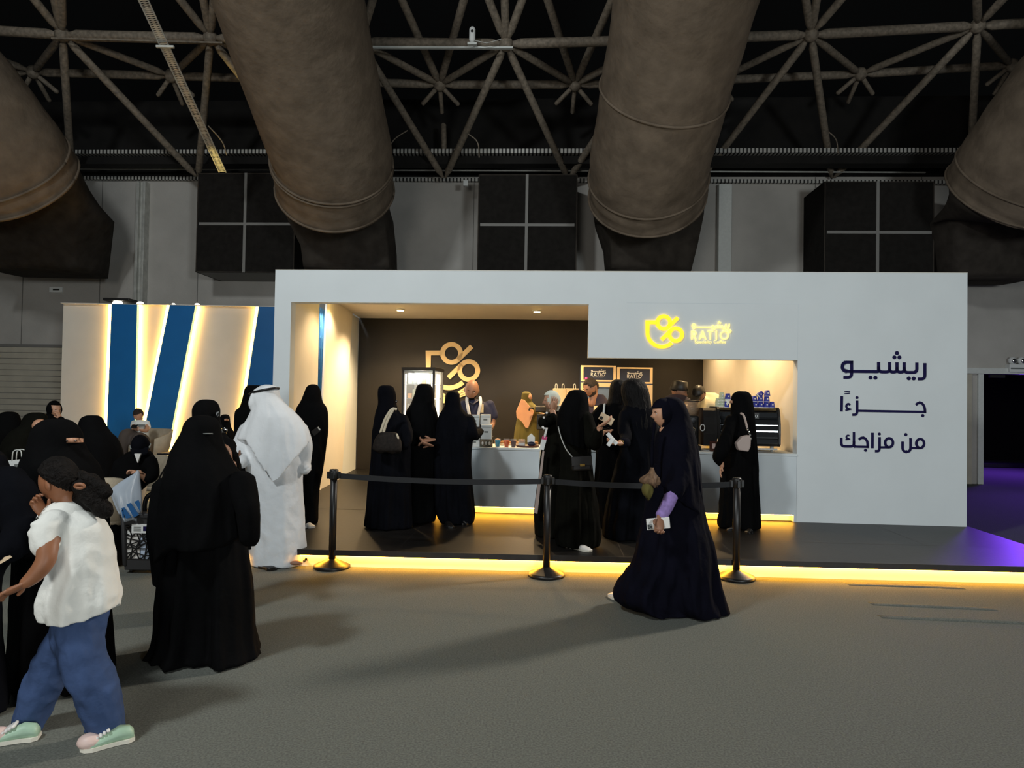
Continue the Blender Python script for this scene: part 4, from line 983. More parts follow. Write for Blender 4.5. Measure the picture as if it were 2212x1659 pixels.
mb = MB(); hand(mb, atY(934, 950, D-.26), (-.9, -.15, -.1), (0, -.3, 1), .19, .7); hand(mb, atY(930, 962, D-.28), (-.8, -.1, .25), (0, -.4, -1), .18, .8, -1); put('hand', mb, M['skin_d'], e, smooth=True)
D = 8.3
e = person('woman in black closest to the cashier, rightmost of the three at the left counter', 982, D, PT)
mb = shell(MB(), [(845, 972, 984, 0, .04), (850, 965, 991, 0, .08), (862, 962, 994, 0, .11), (880, 959, 998, 0, .12), (898, 948, 1012), (930, 940, 1022), (955, 938, 1020), (985, 937, 1018), (1030, 936, 1019), (1090, 938, 1025), (1115, 944, 1026), (1136, 956, 1021)], D, (7, .09), PT, 91)
limb(mb, [(1012, 905, 0, .075), (1024, 940, -.05, .06), (1034, 934, .25, .05), (1040, 932, .45, .04)], D)
cloth('abaya', mb, 'abaya_b', e)
for a, b in (((966, 1136), (975, 1142)), ((1000, 1133), (1012, 1134))): shoe(e, (a, b), D, 'leather', .04, .04, 'shoe', PT)

# --- 10 bald cashier
D = 10.2
e = person('bald bearded cashier in a navy shirt with a white neck strap behind the counter', 1030, D, PT)
mb = MB(); limb(mb, [(1062, 880, 0, .055), (1064, 912, -.02, .042), (1060, 925, -.12, .035), (1050, 935, -.3, .03)], D)
limb(mb, [(1002, 880, 0, .055), (1000, 910, -.05, .045), (1010, 935, -.25, .03)], D)
hand(mb, atY(1050, 935, D-.3), (-.3, -.9, -.1), (0, 0, -1), .18, .4); hand(mb, atY(1010, 935, D-.25), (.3, -.9, -.1), (0, 0, -1), .18, .4, -1)
head(e, 1019, 843, D-.05, 46, 0, -18, 6, 'skin_d', None, beard=True, body=mb)
mb = shell(MB(), [(862, 1008, 1036, 0, .07), (868, 1002, 1046, 0, .1), (876, 996, 1062, 0, .12), (895, 996, 1068, 0, .14), (930, 1002, 1060), (980, 1003, 1060), (1050, 1003, 1060)], D, (5, .03), PT, 101)
limb(mb, [(1056, 872, 0, .075), (1065, 892, 0, .065), (1066, 902, 0, .062)], D); limb(mb, [(1003, 872, 0, .07), (997, 892, 0, .062), (998, 902, 0, .06)], D)
cloth('shirt', mb, 'navyshirt', e, .013)
put('collar', MB().tube([atY(1012, 866, D-.1), atY(1022, 874, D-.14), atY(1033, 866, D-.1)], .014, 8), M['navy'], e, smooth=True)
put('chest_print', MB().box(-.03, .03, -.004, .004, -.06, .06, lambda x, y, z: atY(1040, 882, D-.165)+[x, y, z]), M['cream'], e)
s_ = thing('neck_strap', atY(1020, 880, D-.15), 'white strap hanging round the neck of the bald cashier', 'strap')
for p in ([(1009, 858), (1009, 870), (1014, 896)], [(1037, 858), (1038, 872), (1033, 896)]):
    put('band', MB().tube(cr([tuple(atY(x, y, D-.17 if y > 865 else D-.08)) for x, y in p], 8), .022, 8, flat=.3, flatdir=(0, 1, 0)), M['straps'], s_, smooth=True)

# --- 11 olive hijab woman at the back counter
D = 12.4
e = person('woman in an olive gown and peach shoulder scarf at the back of the booth', 1140, D, PT)
mb = MB(); head(e, 1140, 858, D, 22, 118, -5, 0, 'skin', None, body=mb, eyes=True, brow=False)
mb = shell(MB(), [(846, 1132, 1142, 0, .04), (849, 1128, 1146, 0, .09), (858, 1126, 1148, .02, .12), (868, 1125, 1150, .03, .13), (880, 1120, 1160), (905, 1116, 1165), (945, 1110, 1164), (1000, 1108, 1164), (1050, 1108, 1164)], D+.03, (7, .05), PT, 111)
limb(mb, [(1152, 882, 0, .07), (1163, 890, -.1, .06), (1170, 893, -.2, .04)], D)
cloth('gown', mb, 'olive', e, .014)
mb = MB(); P = [(1126, 862), (1133, 864), (1154, 889), (1141, 925), (1135, 924), (1128, 912), (1116, 902), (1115, 888)]
mb.prism([atY(x, y, D-.22) for x, y in P], (0, .03, 0)); put('shoulder_scarf', mb, M['peach'], e, bevel=.008)
mb = MB(); hand(mb, atY(1169, 893, D-.2), (.8, -.1, -.2), (0, 0, -1), .17, .5); put('hand', mb, M['skin'], e, smooth=True)

# --- 12 woman in white hijab with hand to face
D = 7.6
e = person('woman in a white patterned hijab and black coat, hand raised to her cheek', 1190, D, PT)
mb = MB(); limb(mb, [(1196, 898, -.18, .032), (1194, 888, -.17, .028)], D); hand(mb, atY(1193, 886, D-.17), (.12, .0, .5), (-.2, 1, 0), .17, .25)
head(e, 1192, 866, D, 40, -80, -8, 0, 'skin', None, body=mb)
C = atY(1192, 866, D); h = 40*D/F; R = Rz(-80)@Rx(8)@Rz(180)
put('hijab', sub_shell(MB(), lambda x, y, z: not (y > .48 and -.95 < z < .62 and abs(x) < .72), h, R, C, 1.17, wob=.01), M['white_scarf'], e, smooth=True)
mb = shell(MB(), [(884, 1190, 1208, 0, .08), (893, 1184, 1222, 0, .12), (908, 1178, 1228), (940, 1174, 1228), (985, 1168, 1226), (1040, 1162, 1226), (1100, 1155, 1226), (1150, 1156, 1228), (1185, 1160, 1228)], D, (7, .08), PT, 121)
limb(mb, [(1186, 905, -.08, .075), (1174, 912, -.15, .065), (1190, 905, -.2, .05), (1196, 898, -.2, .042)], D)
cloth('coat', mb, 'abaya_g', e)
put('hijab_drape', shell(MB(), [(876, 1190, 1215, 0, .1), (888, 1188, 1212, .02, .12), (898, 1190, 1208, .02, .12)], D, (5, .05), None, 122, n=32, m=14), M['white_scarf'], e, smooth=True)
for x, y in ((1181, 892), (1175, 902)): put('cuff_button', MB().ell(atY(x, y, D-.27), (.012, .006, .012)), M['shoe_w'], e, smooth=True)
mb = MB(); P = [(1172, 975), (1176, 975), (1161, 1110), (1153, 1108)]; mb.prism([atY(x, y, D-.2) for x, y in reversed(P)], (0, .02, 0)); put('pale_hem_panel', mb, M['taupe'], e)
l_ = thing('lanyard_badge', atY(1174, 955, D-.3), 'white and magenta badge on a white lanyard hanging from the woman in the white hijab', 'badge')
put('lanyard', MB().tube([atY(1172, 922, D-.3), atY(1175, 926, D-.3), atY(1181, 924, D-.3), atY(1176, 945, D-.3)], .012, 8, flat=.4, flatdir=(0, 1, 0)), M['straps'], l_, smooth=True)
q = lambda x, y, z: atY(1173, 958, D-.3)+Ry(14)@np.array([x, y, z])
put('card', MB().box(-.025, .025, -.003, .003, -.065, .04, q), M['paper'], l_); put('card_head', MB().box(-.026, .026, -.004, .004, .04, .075, q), M['magenta'], l_)

# --- 13 niqab woman with crossbody bag
D = 7.1
e = person('veiled woman with a crossbody bag and white trainers, holding up a phone', 1245, D, PT)
mb = shell(MB(), [(843, 1240, 1254, 0, .04), (848, 1231, 1263, 0, .085), (858, 1224, 1268, 0, .105), (875, 1213, 1270, 0, .12), (892, 1206, 1271, 0, .14), (915, 1203, 1272), (943, 1206, 1276), (985, 1210, 1277), (1030, 1208, 1283), (1090, 1203, 1290), (1150, 1200, 1298), (1180, 1204, 1292)], D, (8, .1), PT, 131, n=80)
limb(mb, [(1262, 900, -.05, .085), (1275, 940, -.1, .085), (1285, 958, -.2, .07), (1291, 940, -.28, .05), (1294, 928, -.3, .042)], D)
cloth('abaya', mb, 'abaya_g', e)
put('shoulder_veil', shell(MB(), [(842, 1240, 1254, 0, .04), (846, 1230, 1264, 0, .09), (858, 1222, 1270, 0, .115), (878, 1211, 1272, 0, .135), (905, 1202, 1273, 0, .165), (940, 1206, 1272, 0, .19), (962, 1214, 1270, 0, .2)], D, (6, .05), None, 132, hem=lambda x, s: 10*x), M['abaya'], e, smooth=True)
eye_slit(e, 1257, 1269, 869, D, .09, h=3, eyes=False)
mb = MB(); limb(mb, [(1292, 934, -.3, .03), (1296, 922, -.31, .027)], D); hand(mb, atY(1296, 921, D-.31), (.55, -.05, .35), (-.3, .2, 1), .18, .5, -1); put('hand', mb, M['skin'], e, smooth=True)
a, b = (1225, 1185), (1275, 1190)
shoe(e, ((1232, 1181), (1275, 1193)), D, 'shoe_w', .045, .045, 'trainer', PT, 'sole'); shoe(e, ((1216, 1180), (1252, 1186)), D, 'shoe_w', .045, .045, 'trainer', PT, 'sole')
ph = thing('phone', atY(1309, 905, D-.33), 'gold edged phone held up by the woman with the crossbody bag', 'phone')
q = lambda x, y, z: atY(1310, 905, D-.34)+Ry(-62)@np.array([x, y, z])
put('case', MB().box(-.036, .036, -.005, .005, -.07, .07, q), M['kraft'], ph, bevel=.004); put('camera_bump', MB().box(-.03, .0, -.009, -.005, .035, .062, q), M['black'], ph)
bg = thing('crossbody_bag', atY(1255, 1000, D-.3), 'small black crossbody bag with a gold clasp on a chain strap', 'bag')
q = lambda x, y, z: atY(1256, 1001, D-.27)+Ry(-4)@np.array([x, y, z])
put('bag_body', MB().box(-.095, .095, -.035, .035, -.07, .07, q), M['leather'], bg, bevel=.02); put('flap', MB().box(-.098, .098, -.042, -.034, -.02, .07, q), M['leather'], bg, bevel=.004)
put('clasp', MB().box(-.02, .03, -.05, -.04, -.025, .0, q), M['gold'], bg, bevel=.003)
put('chain_strap', MB().tube(cr([tuple(atY(x, y, D-dd)) for x, y, dd in ((1206, 922, .12), (1212, 945, .2), (1224, 972, .24), (1241, 992, .27))], 14), .006, 6), M['steel'], bg, smooth=True)

# --- 14 man with curly hair behind counter
D = 10.6
e = person('man with curly dark hair and beard in a plum shirt behind the counter, bending forward', 1285, D, PT)
mb = MB(); head(e, 1277, 838, D-.1, 42, -55, -25, 0, 'skin_d', lambda x, y, z: z > .12 and (y < .72 or z > .62) or (y < -.25 and z > -.25), 'hair_b', 'b', body=mb)
mb = shell(MB(), [(852, 1284, 1304, 0, .08), (860, 1272, 1310, 0, .11), (872, 1262, 1316, 0, .13), (895, 1262, 1320), (940, 1266, 1318), (1000, 1268, 1316), (1050, 1268, 1316)], D, (5, .03), PT, 141)
limb(mb, [(1268, 872, -.02, .07), (1262, 900, -.12, .06), (1270, 925, -.25, .05)], D); limb(mb, [(1310, 872, -.02, .07), (1318, 900, -.12, .06), (1310, 925, -.25, .05)], D)
cloth('shirt', mb, 'plumshirt', e, .015)
put('chest_print', MB().box(-.03, .03, -.004, .004, -.05, .05, lambda x, y, z: atY(1287, 884, D-.16)+[x, y, z]), M['cream'], e)

# --- 15 woman in black behind
D = 8.1
e = person('black haired woman in a black abaya half hidden behind the woman with the folded paper', 1330, D, PT)
mb = shell(MB(), [(870, 1312, 1348, 0, .1), (884, 1300, 1356, 0, .13), (910, 1292, 1360), (960, 1288, 1360), (1036, 1285, 1362), (1090, 1290, 1364), (1130, 1294, 1364), (1150, 1298, 1362)], D, (7, .08), PT, 151)
limb(mb, [(1304, 882, -.02, .07), (1282, 908, -.1, .06), (1284, 928, -.18, .05), (1300, 934, -.3, .045), (1316, 930, -.35, .04)], D)
cloth('abaya', mb, 'abaya', e)
put('hair', shell(MB(), [(820, 1328, 1342, 0, .04), (825, 1321, 1350, 0, .09), (838, 1317, 1354, 0, .115), (858, 1315, 1356, .01, .12), (878, 1312, 1356, .02, .12), (900, 1318, 1350, .04, .1), (915, 1326, 1344, .05, .06)], D, (13, .03), None, 152), M['hair'], e, smooth=True)
mb = MB(); hand(mb, atY(1318, 930, D-.36), (-.5, -.3, -.1), (0, 0, -1), .17, .6); put('hand', mb, M['skin_d'], e, smooth=True)
put('bag_strap', MB().tube(cr([tuple(atY(x, y, D-dd)) for x, y, dd in ((1306, 873, .1), (1304, 890, .16), (1303, 905, .18))], 6), .012, 6), M['steel_pale'], e)

# --- 16 long haired woman holding paper
D = 7.6
e = person('woman with long dark hair in a dark abaya, holding a folded white paper', 1372, D, PT)
mb = shell(MB(), [(872, 1352, 1404, 0, .1), (886, 1344, 1412, 0, .14), (910, 1342, 1418), (950, 1346, 1420), (985, 1336, 1422), (1050, 1318, 1428), (1110, 1306, 1432), (1150, 1302, 1436), (1180, 1304, 1434)], D, (9, .12), PT, 161, n=80)
limb(mb, [(1352, 895, -.05, .075), (1348, 925, -.16, .07), (1352, 945, -.25, .06), (1344, 956, -.38, .045)], D)
cloth('abaya', mb, 'abaya_b', e)
put('cuff', MB().tube([atY(1353, 956, D-.34), atY(1345, 957, D-.4)], .05, 12), M['abaya_n'], e, smooth=True)
put('hair', shell(MB(), [(818, 1362, 1376, 0, .04), (823, 1349, 1390, 0, .09), (836, 1342, 1398, 0, .12), (856, 1343, 1404, 0, .125), (880, 1350, 1408, .0, .13), (905, 1354, 1411, -.03, .12), (925, 1360, 1408, -.06, .09), (938, 1368, 1400, -.08, .04)], D, (15, .05), None, 162, n=72), M['hair'], e, smooth=True)
mb = MB(); limb(mb, [(1347, 957, -.38, .03), (1338, 957, -.44, .026)], D); hand(mb, atY(1339, 957, D-.44), (-.5, -.15, .02), (.1, -.2, 1), .18, .7); put('hand', mb, M['skin'], e, smooth=True)
put('wrist_watch', MB().tube([atY(1344, 957, D-.4), atY(1341, 957, D-.42)], .034, 12), M['gold'], e, smooth=True)
pp = thing('folded_paper', atY(1325, 948, D-.5), 'folded white paper in the hand of the long haired woman', 'paper')
q = lambda x, y, z: atY(1324, 950, D-.5)+Ry(-42)@np.array([x, y, z])
put('sheet', MB().box(-.02, .02, -.006, .006, -.06, .085, q), M['paper'], pp, bevel=.004)
q2 = lambda x, y, z: atY(1318, 956, D-.52)+Ry(35)@np.array([x, y, z]); put('sheet', MB().box(-.02, .02, -.006, .006, -.04, .05, q2), M['paper'], pp, bevel=.004)
# --- 17 walking woman in navy
D = 5.55
e = person('woman in navy abaya and long headscarf walking in front of the barrier', 1450, D)
mb = MB(); head(e, 1433, 893, D-.02, 58, -72, -6, 0, 'skin', None, body=mb)
C = atY(1433, 893, D-.02); h = 58*D/F; R = Rz(-72)@Rx(6)@Rz(180)
put('hijab', sub_shell(MB(), lambda x, y, z: not (y > .40 and -.9 < z < .42 and abs(x) < .78), h, R, C, 1.14, wob=.012), M['abaya_n'], e, smooth=True)
mb = shell(MB(), [(1000, 1410, 1500, 0, .16), (1060, 1398, 1514, 0, .2), (1120, 1388, 1524, 0, .22), (1170, 1376, 1540, 0, .24), (1213, 1365, 1548, 0, .26), (1245, 1343, 1554, 0, .28), (1276, 1324, 1562, 0, .28), (1305, 1338, 1571, 0, .27), (1330, 1420, 1577, 0, .22), (1345, 1490, 1574, 0, .12)], D, (7, .13), 0, 171, n=110, m=64)
cloth('abaya', mb, 'abaya_n', e, .013)
mb = shell(MB(), [(858, 1440, 1462, .02, .05), (864, 1430, 1474, .02, .09), (880, 1428, 1484, .02, .115), (905, 1436, 1493, .02, .12), (925, 1426, 1496, 0, .14), (950, 1414, 1502, 0, .17), (990, 1410, 1509, 0, .2), (1030, 1409, 1513, 0, .22), (1080, 1404, 1516, 0, .24)], D, (6, .06), None, 172, n=90, hem=lambda x, s: 30*x-20*max(0, -x))
limb(mb, [(1470, 1000, -.14, .08), (1466, 1040, -.22, .08), (1452, 1066, -.28, .07)], D)
cloth('headscarf', mb, 'abaya_n', e, .013)
mb = limb(MB(), [(1456, 1058, -.27, .052), (1442, 1090, -.3, .05), (1428, 1116, -.32, .045)], D); put('sleeve', mb, M['purple'], e, smooth=True)
mb = limb(MB(), [(1430, 1114, -.32, .033), (1427, 1122, -.33, .03)], D); hand(mb, atY(1426, 1120, D-.35), (-.12, -.3, -.55), (.1, -1, 0), .17, .9, 1); put('hand', mb, M['skin_d'], e, smooth=True)
ph = thing('phone', atY(1422, 1130, D-.35), 'white phone held low by the woman walking in navy', 'phone')
q = lambda x, y, z: atY(1422, 1131, D-.36)+Ry(84)@np.array([x, y, z])
put('case', MB().box(-.042, .042, -.002, .008, -.085, .085, q), M['shoe_w'], ph, bevel=.006); put('camera_block', MB().box(-.0, .034, -.008, -.002, -.08, -.048, q), M['print_'], ph, bevel=.003)
for a_ in ((.009, -.072), (.026, -.072), (.018, -.056)): put('lens', MB().cyl(q(a_[0], -.008, a_[1]), .007, .007, .003, 10, (0, -1, 0)), M['black'], ph)
shoe(e, ((1386, 1314), (1319, 1287)), D, 'shoe_w', .05, .05, 'shoe', 0, 'sole'); shoe(e, ((1506, 1334), (1466, 1322)), D, 'shoe_w', .045, .045, 'shoe', 0, 'sole')
bg = thing('tied_print_scarf', atY(1405, 1040, D-.2), 'brown print scarf knotted on a dark bag strap of the walking woman', 'scarf')
put('knot', shell(MB(), [(1010, 1405, 1412, 0, .02), (1022, 1400, 1416, 0, .04), (1032, 1386, 1424, 0, .06), (1042, 1384, 1426, 0, .06), (1050, 1398, 1420, 0, .04)], D-.33, (6, .25), None, 5, n=30, m=20), M['brownf'], bg, smooth=True)
put('loose_end', shell(MB(), [(1044, 1390, 1408, 0, .04), (1056, 1386, 1411, 0, .06), (1068, 1389, 1409, 0, .05), (1077, 1397, 1404, 0, .02)], D-.34, (5, .2), None, 6, n=24, m=14), M['olive'], bg, smooth=True)
put('strap', MB().tube(cr([tuple(atY(x, y, D-.2)) for x, y in ((1414, 915), (1409, 960), (1408, 1005))], 8), .012, 6), M['abaya_n'], bg, smooth=True)

# --- 18, 19 baristas at right
D = 9.9
e = person('barista in a black bucket hat and plum shirt at the coffee grinder, turned away', 1455, D, PT)
mb = MB(); C, h, R = head(e, 1466, 845, D, 40, 60, -20, 0, 'skin_d', lambda x, y, z: z > -.2 and y < .1, 'hair', True, body=mb)
mb = shell(MB(), [(852, 1448, 1478, 0, .09), (860, 1436, 1486, 0, .13), (880, 1428, 1492), (920, 1426, 1492), (1000, 1430, 1490), (1040, 1430, 1490)], D, (5, .03), PT, 181)
limb(mb, [(1434, 868, -.02, .07), (1424, 890, -.1, .06), (1430, 905, -.2, .045)], D); limb(mb, [(1486, 868, -.02, .07), (1498, 890, -.15, .055), (1506, 900, -.25, .04)], D)
cloth('shirt', mb, 'plumshirt', e, .015)
C2 = atY(1468, 832, D)
put('bucket_hat', MB().rings([[C2+Ry(6)@np.array([r*math.cos(2*math.pi*k/28), r*1.1*math.sin(2*math.pi*k/28), z]) for k in range(28)] for r, z in ((.125, -.075), (.13, -.07), (.112, .0), (.108, .035), (.1, .055), (.05, .062))]), M['black'], e, smooth=True)
put('back_print', MB().box(-.035, .035, -.004, .004, -.012, .012, lambda x, y, z: atY(1432, 863, D-.14)+[x, y, z]), M['paper'], e)
D = 10.0
e = person('barista in a black cap and cream shirt leaning over the espresso machine', 1520, D, PT)
mb = MB(); limb(mb, [(1512, 885, -.1, .05), (1506, 905, -.2, .04), (1500, 912, -.3, .03)], D); hand(mb, atY(1500, 912, D-.3), (-.5, -.5, -.3), (0, 0, -1), .17, .5)
C, h, R = head(e, 1510, 852, D-.1, 38, -35, -38, 0, 'skin_d', lambda x, y, z: z > -.3 and y < .05, 'hair', True, body=mb)
put('cap', sub_shell(MB(), lambda x, y, z: z > .28, h, R, C, 1.16), M['black'], e, smooth=True)
put('cap_peak', MB().prism([C+R@np.array(p)*h for p in ((-.3, .38, .2), (.3, .38, .2), (.24, .68, .13), (0, .78, .1), (-.24, .68, .13))], (0, 0, .012)), M['black'], e)
mb = shell(MB(), [(848, 1520, 1546, .05, .1), (856, 1516, 1558, .05, .14), (875, 1508, 1564, 0, .16), (900, 1506, 1562), (960, 1510, 1556), (1040, 1510, 1556)], D, (5, .03), PT, 191)
limb(mb, [(1522, 866, -.05, .075), (1514, 880, -.12, .065), (1511, 890, -.16, .06)], D)
cloth('shirt', mb, 'creamshirt', e, .015)
# --- 20 veiled woman at the right counter
D = 8.3
e = person('veiled woman in black with a taupe handbag, standing at the espresso machine', 1600, D, PT)
mb = shell(MB(), [(845, 1594, 1612, 0, .04), (850, 1585, 1620, 0, .09), (860, 1580, 1624, 0, .11), (880, 1579, 1627, 0, .125), (900, 1578, 1630, 0, .135), (930, 1570, 1633), (960, 1562, 1634), (1000, 1558, 1637), (1050, 1556, 1639), (1104, 1553, 1641), (1130, 1550, 1643), (1150, 1556, 1642)], D, (8, .09), PT, 201, n=80)
limb(mb, [(1582, 905, -.08, .075), (1570, 940, -.16, .08), (1560, 970, -.2, .085), (1553, 990, -.2, .07), (1556, 1003, -.2, .035)], D)
cloth('abaya', mb, 'abaya', e)
eye_slit(e, 1577.5, 1584, 869, D, .07, h=4, eyes=False)
mb = limb(MB(), [(1558, 1000, -.2, .03), (1559, 1008, -.2, .027)], D); hand(mb, atY(1559, 1006, D-.2), (-.12, -.1, -.6), (1, -.3, 0), .16, .35, 1, .5); put('hand', mb, M['skin'], e, smooth=True)
for a, b in (((1588, 1148), (1570, 1146)), ((1622, 1152), (1612, 1153))): shoe(e, (a, b), D, 'leather', .04, .035, 'shoe', PT)
bg = thing('shoulder_bag', atY(1608, 975, D-.3), 'small taupe shoulder bag with silver rings under the arm of the veiled woman', 'bag')
P = [(1591, 958), (1604, 943), (1620, 940), (1623, 948), (1622, 966), (1617, 976), (1596, 973)]
put('bag_body', MB().prism([atY(x, y, D-.32) for x, y in reversed(P)], (0, .09, 0)), M['taupe'], bg, bevel=.012)
put('strap', MB().tube(cr([tuple(atY(x, y, D-dd)) for x, y, dd in ((1600, 893, .18), (1606, 897, .22), (1611, 912, .26), (1614, 925, .28))], 12), .013, 8, flat=.5, flatdir=(0, 1, 0)), M['taupe'], bg, smooth=True)
for x, y in ((1615, 928), (1618, 934), (1620, 940), (1622, 948)): put('ring', MB().ell(atY(x, y, D-.3), (.012, .01, .016)), M['chrome'], bg, smooth=True)
# --- 21 girl walking in the foreground
D = 3.42
e = person('girl in a white top, blue jeans and pale green trainers striding left in the foreground', 165, D)
C = atY(127, 1040, D); h = 98*D/F; R = Rz(-100)@Rx(14)@Rz(180)
mb = MB(); mb.rings([[C+R@headpt(d, h) for d in ring] for ring in dirs()])
mb.tube([C+[.02, 0, -.05], C+[.05, .0, -.11], C+[.07, 0, -.17]], [.042, .04, .05], 14)
shell(mb, [(1095, 110, 160, 0, .06), (1130, 95, 210, 0, .08), (1200, 130, 230, 0, .09), (1300, 110, 235, 0, .09)], D, (3, 0), None, 3, n=24, m=12)
limb(mb, [(120, 1130, -.10, .05), (104, 1180, -.17, .045), (98, 1212, -.2, .042), (76, 1242, -.22, .036), (52, 1262, -.24, .026)], D)
limb(mb, [(130, 1140, .10, .045), (104, 1160, .06, .04), (96, 1130, 0, .032), (95, 1108, -.05, .025)], D)
put('tmp', mb, M['skin_g'], e, remesh=.009, smoothit=1); t_ = bpy.data.objects['tmp']
mb2 = MB(); mb2.add([np.array(v.co)+rootloc(e) for v in t_.data.vertices], [tuple(p.vertices) for p in t_.data.polygons]); bpy.data.objects.remove(t_)
hand(mb2, atY(53, 1262, D-.24), (-.8, -.2, -.42), (.3, -.2, -.9), .15, .35, -1); hand(mb2, atY(95, 1112, D-.06), (-.25, -.2, .6), (.6, -.3, .3), .14, 1.0, 1)
o = put('body', mb2, M['skin_g'], e, smooth=True)
mb = MB()
for s_ in (-1, 1): mb = MB(); mb.ell(C+R@(np.array([s_*.345, -.03, -.06])*h), (.035*h, .07*h, .11*h), 12, 8, R); put('ear', mb, M['skin_g'], o, smooth=True)
for s_ in (-1, 1): put('eye', MB().ell(C+R@headpt((s_*.335, .93, .03), h, 1.0), (.05*h, .02*h, .022*h), 10, 6, R), M['eye'], o, smooth=True)
hm = sub_shell(MB(), lambda x, y, z: z-.75*y > .10 and z-1.4*y > -.35 and z > -.5, h, R, C, 1.13, wob=.02, nu=90, nv=64)
put('hair', hm, M['hair_c'], e, smooth=True)
mb = MB(); rs = random.Random(8)
for k in range(70):  # curly pony tail: many rounded locks
    t = rs.random(); a = rs.uniform(0, 6.28); px_ = 172+52*t+10*math.cos(a); py_ = 1050+34*t**1.3+26*math.sin(a)*(1-.25*abs(t-.5)); rr = rs.uniform(.028, .05)
    mb.ell(atY(px_, py_, D+.04*math.cos(a*3)), (rr, rr*.8, rr*.8), 8, 6)
put('pony_tail', mb, M['hair_c'], e, smooth=True, remesh=.011, smoothit=1)
put('hair_tie', MB().tube([atY(172+10*math.cos(q), 1050+4*math.sin(q), D-.115) for q in [2*math.pi*k/12 for k in range(13)]], .008, 6), M['skin_g'], e, smooth=True)
mb = shell(MB(), [(1088, 118, 164, 0, .055), (1096, 100, 178, 0, .075), (1112, 88, 206, 0, .10), (1132, 86, 226, 0, .125), (1165, 106, 236, 0, .135), (1200, 120, 241, 0, .14), (1236, 112, 245, 0, .145), (1262, 96, 248, 0, .15), (1300, 88, 251, 0, .155), (1334, 93, 248, 0, .15)], D, (6, .07), None, 211, n=96, m=60,
          hem=lambda x, s: -24*max(0, x)**2)
limb(mb, [(126, 1124, -.08, .065), (112, 1138, -.12, .07), (102, 1160, -.14, .072), (99, 1180, -.16, .062), (99, 1192, -.17, .05)], D)
for k, (x, y) in enumerate(((84, 1132), (78, 1150), (82, 1170), (100, 1182), (116, 1176))): mb.ell(atY(x, y, D-.15), (.036, .04, .02), 10, 7)
limb(mb, [(150, 1120, .08, .06), (135, 1150, .12, .05)], D)
cloth('top', mb, 'tee', e, .009, 2, (.007, 9, 8, 1.5))
put('collar', shell(MB(), [(1082, 128, 162, 0, .05), (1088, 112, 172, 0, .07), (1100, 96, 180, 0, .095), (1116, 88, 186, 0, .115)], D-.005, (4, .03), None, 9, n=48, m=16), M['tee'], e, smooth=True)
mb = shell(MB(), [(1310, 112, 232, 0, .11), (1345, 112, 228, 0, .115), (1385, 118, 222, 0, .11), (1410, 126, 214, 0, .09)], D, (5, .02), None, 5, n=40, m=16)
limb(mb, [(168, 1350, -.04, .095), (174, 1400, -.06, .1), (186, 1440, -.07, .102), (206, 1490, -.08, .102), (222, 1540, -.07, .088), (230, 1572, -.05, .08), (232, 1590, -.04, .075)], D)
limb(mb, [(160, 1350, .06, .09), (130, 1400, .06, .09), (106, 1450, .06, .092), (84, 1500, .05, .088), (66, 1548, .03, .078), (58, 1582, .02, .07)], D)
for x, y, r in ((232, 1588, .086), (226, 1574, .09), (200, 1592, .03), (58, 1572, .08)): mb.ell(atY(x, y, D-.04 if x > 100 else D+.02), (r, r*.8, .018), 16, 6)
cloth('jeans', mb, 'jeans', e, .010, 2, (.010, 8, 9, 1.2))
for a, b, nm in (((288, 1596), (174, 1622), 'near'), ((84, 1594), (-22, 1606), 'far')):
    s_ = shoe(e, (a, b), D, 'mint', .045, .05, 'trainer', 0, 'sole')
    p, q = atZ(*a, 0), atZ(*b, 0); d_ = (q-p)/np.linalg.norm(q-p); L_ = np.linalg.norm(q-p)
    ang = math.degrees(math.atan2(d_[1], d_[0]))
    put('toe_cap', MB().ell(p+d_*L_*.84+[0, 0, .035], (.052, .05, .034), 14, 8, Rz(ang)), M['pink'], s_, smooth=True)
    for k in range(4): put('lace', MB().tube([p+d_*L_*(.5+k*.07)+Rz(ang)@np.array([0, -.03, .074-k*.008]), p+d_*L_*(.5+k*.07)+Rz(ang)@np.array([.0, .03, .074-k*.008])], .008, 6), M['shoe_w'], s_, smooth=True)

# --- 22 niqab woman behind the girl
D = 3.98
e = person('woman in a black veil and abaya directly behind the girl, eyes showing', 130, D)
mb = shell(MB(), [(904, 112, 134, 0, .04), (909, 96, 150, 0, .08), (924, 78, 166, 0, .11), (945, 70, 175, 0, .125), (962, 66, 178, 0, .13), (985, 58, 192, 0, .15), (1010, 50, 208, 0, .18), (1060, 42, 222, 0, .2), (1120, 38, 228), (1200, 36, 228), (1280, 34, 228), (1400, 24, 236), (1480, 10, 240), (1530, 2, 242), (1572, 0, 240)], D, (8, .1), 0, 221, n=90, m=60)
limb(mb, [(62, 1040, -.05, .09), (50, 1110, -.1, .085), (56, 1170, -.18, .07), (66, 1190, -.25, .05)], D)
cloth('abaya', mb, 'abaya', e)
eye_slit(e, 134, 173, 952, D, .1, 'skin', 8, 2)
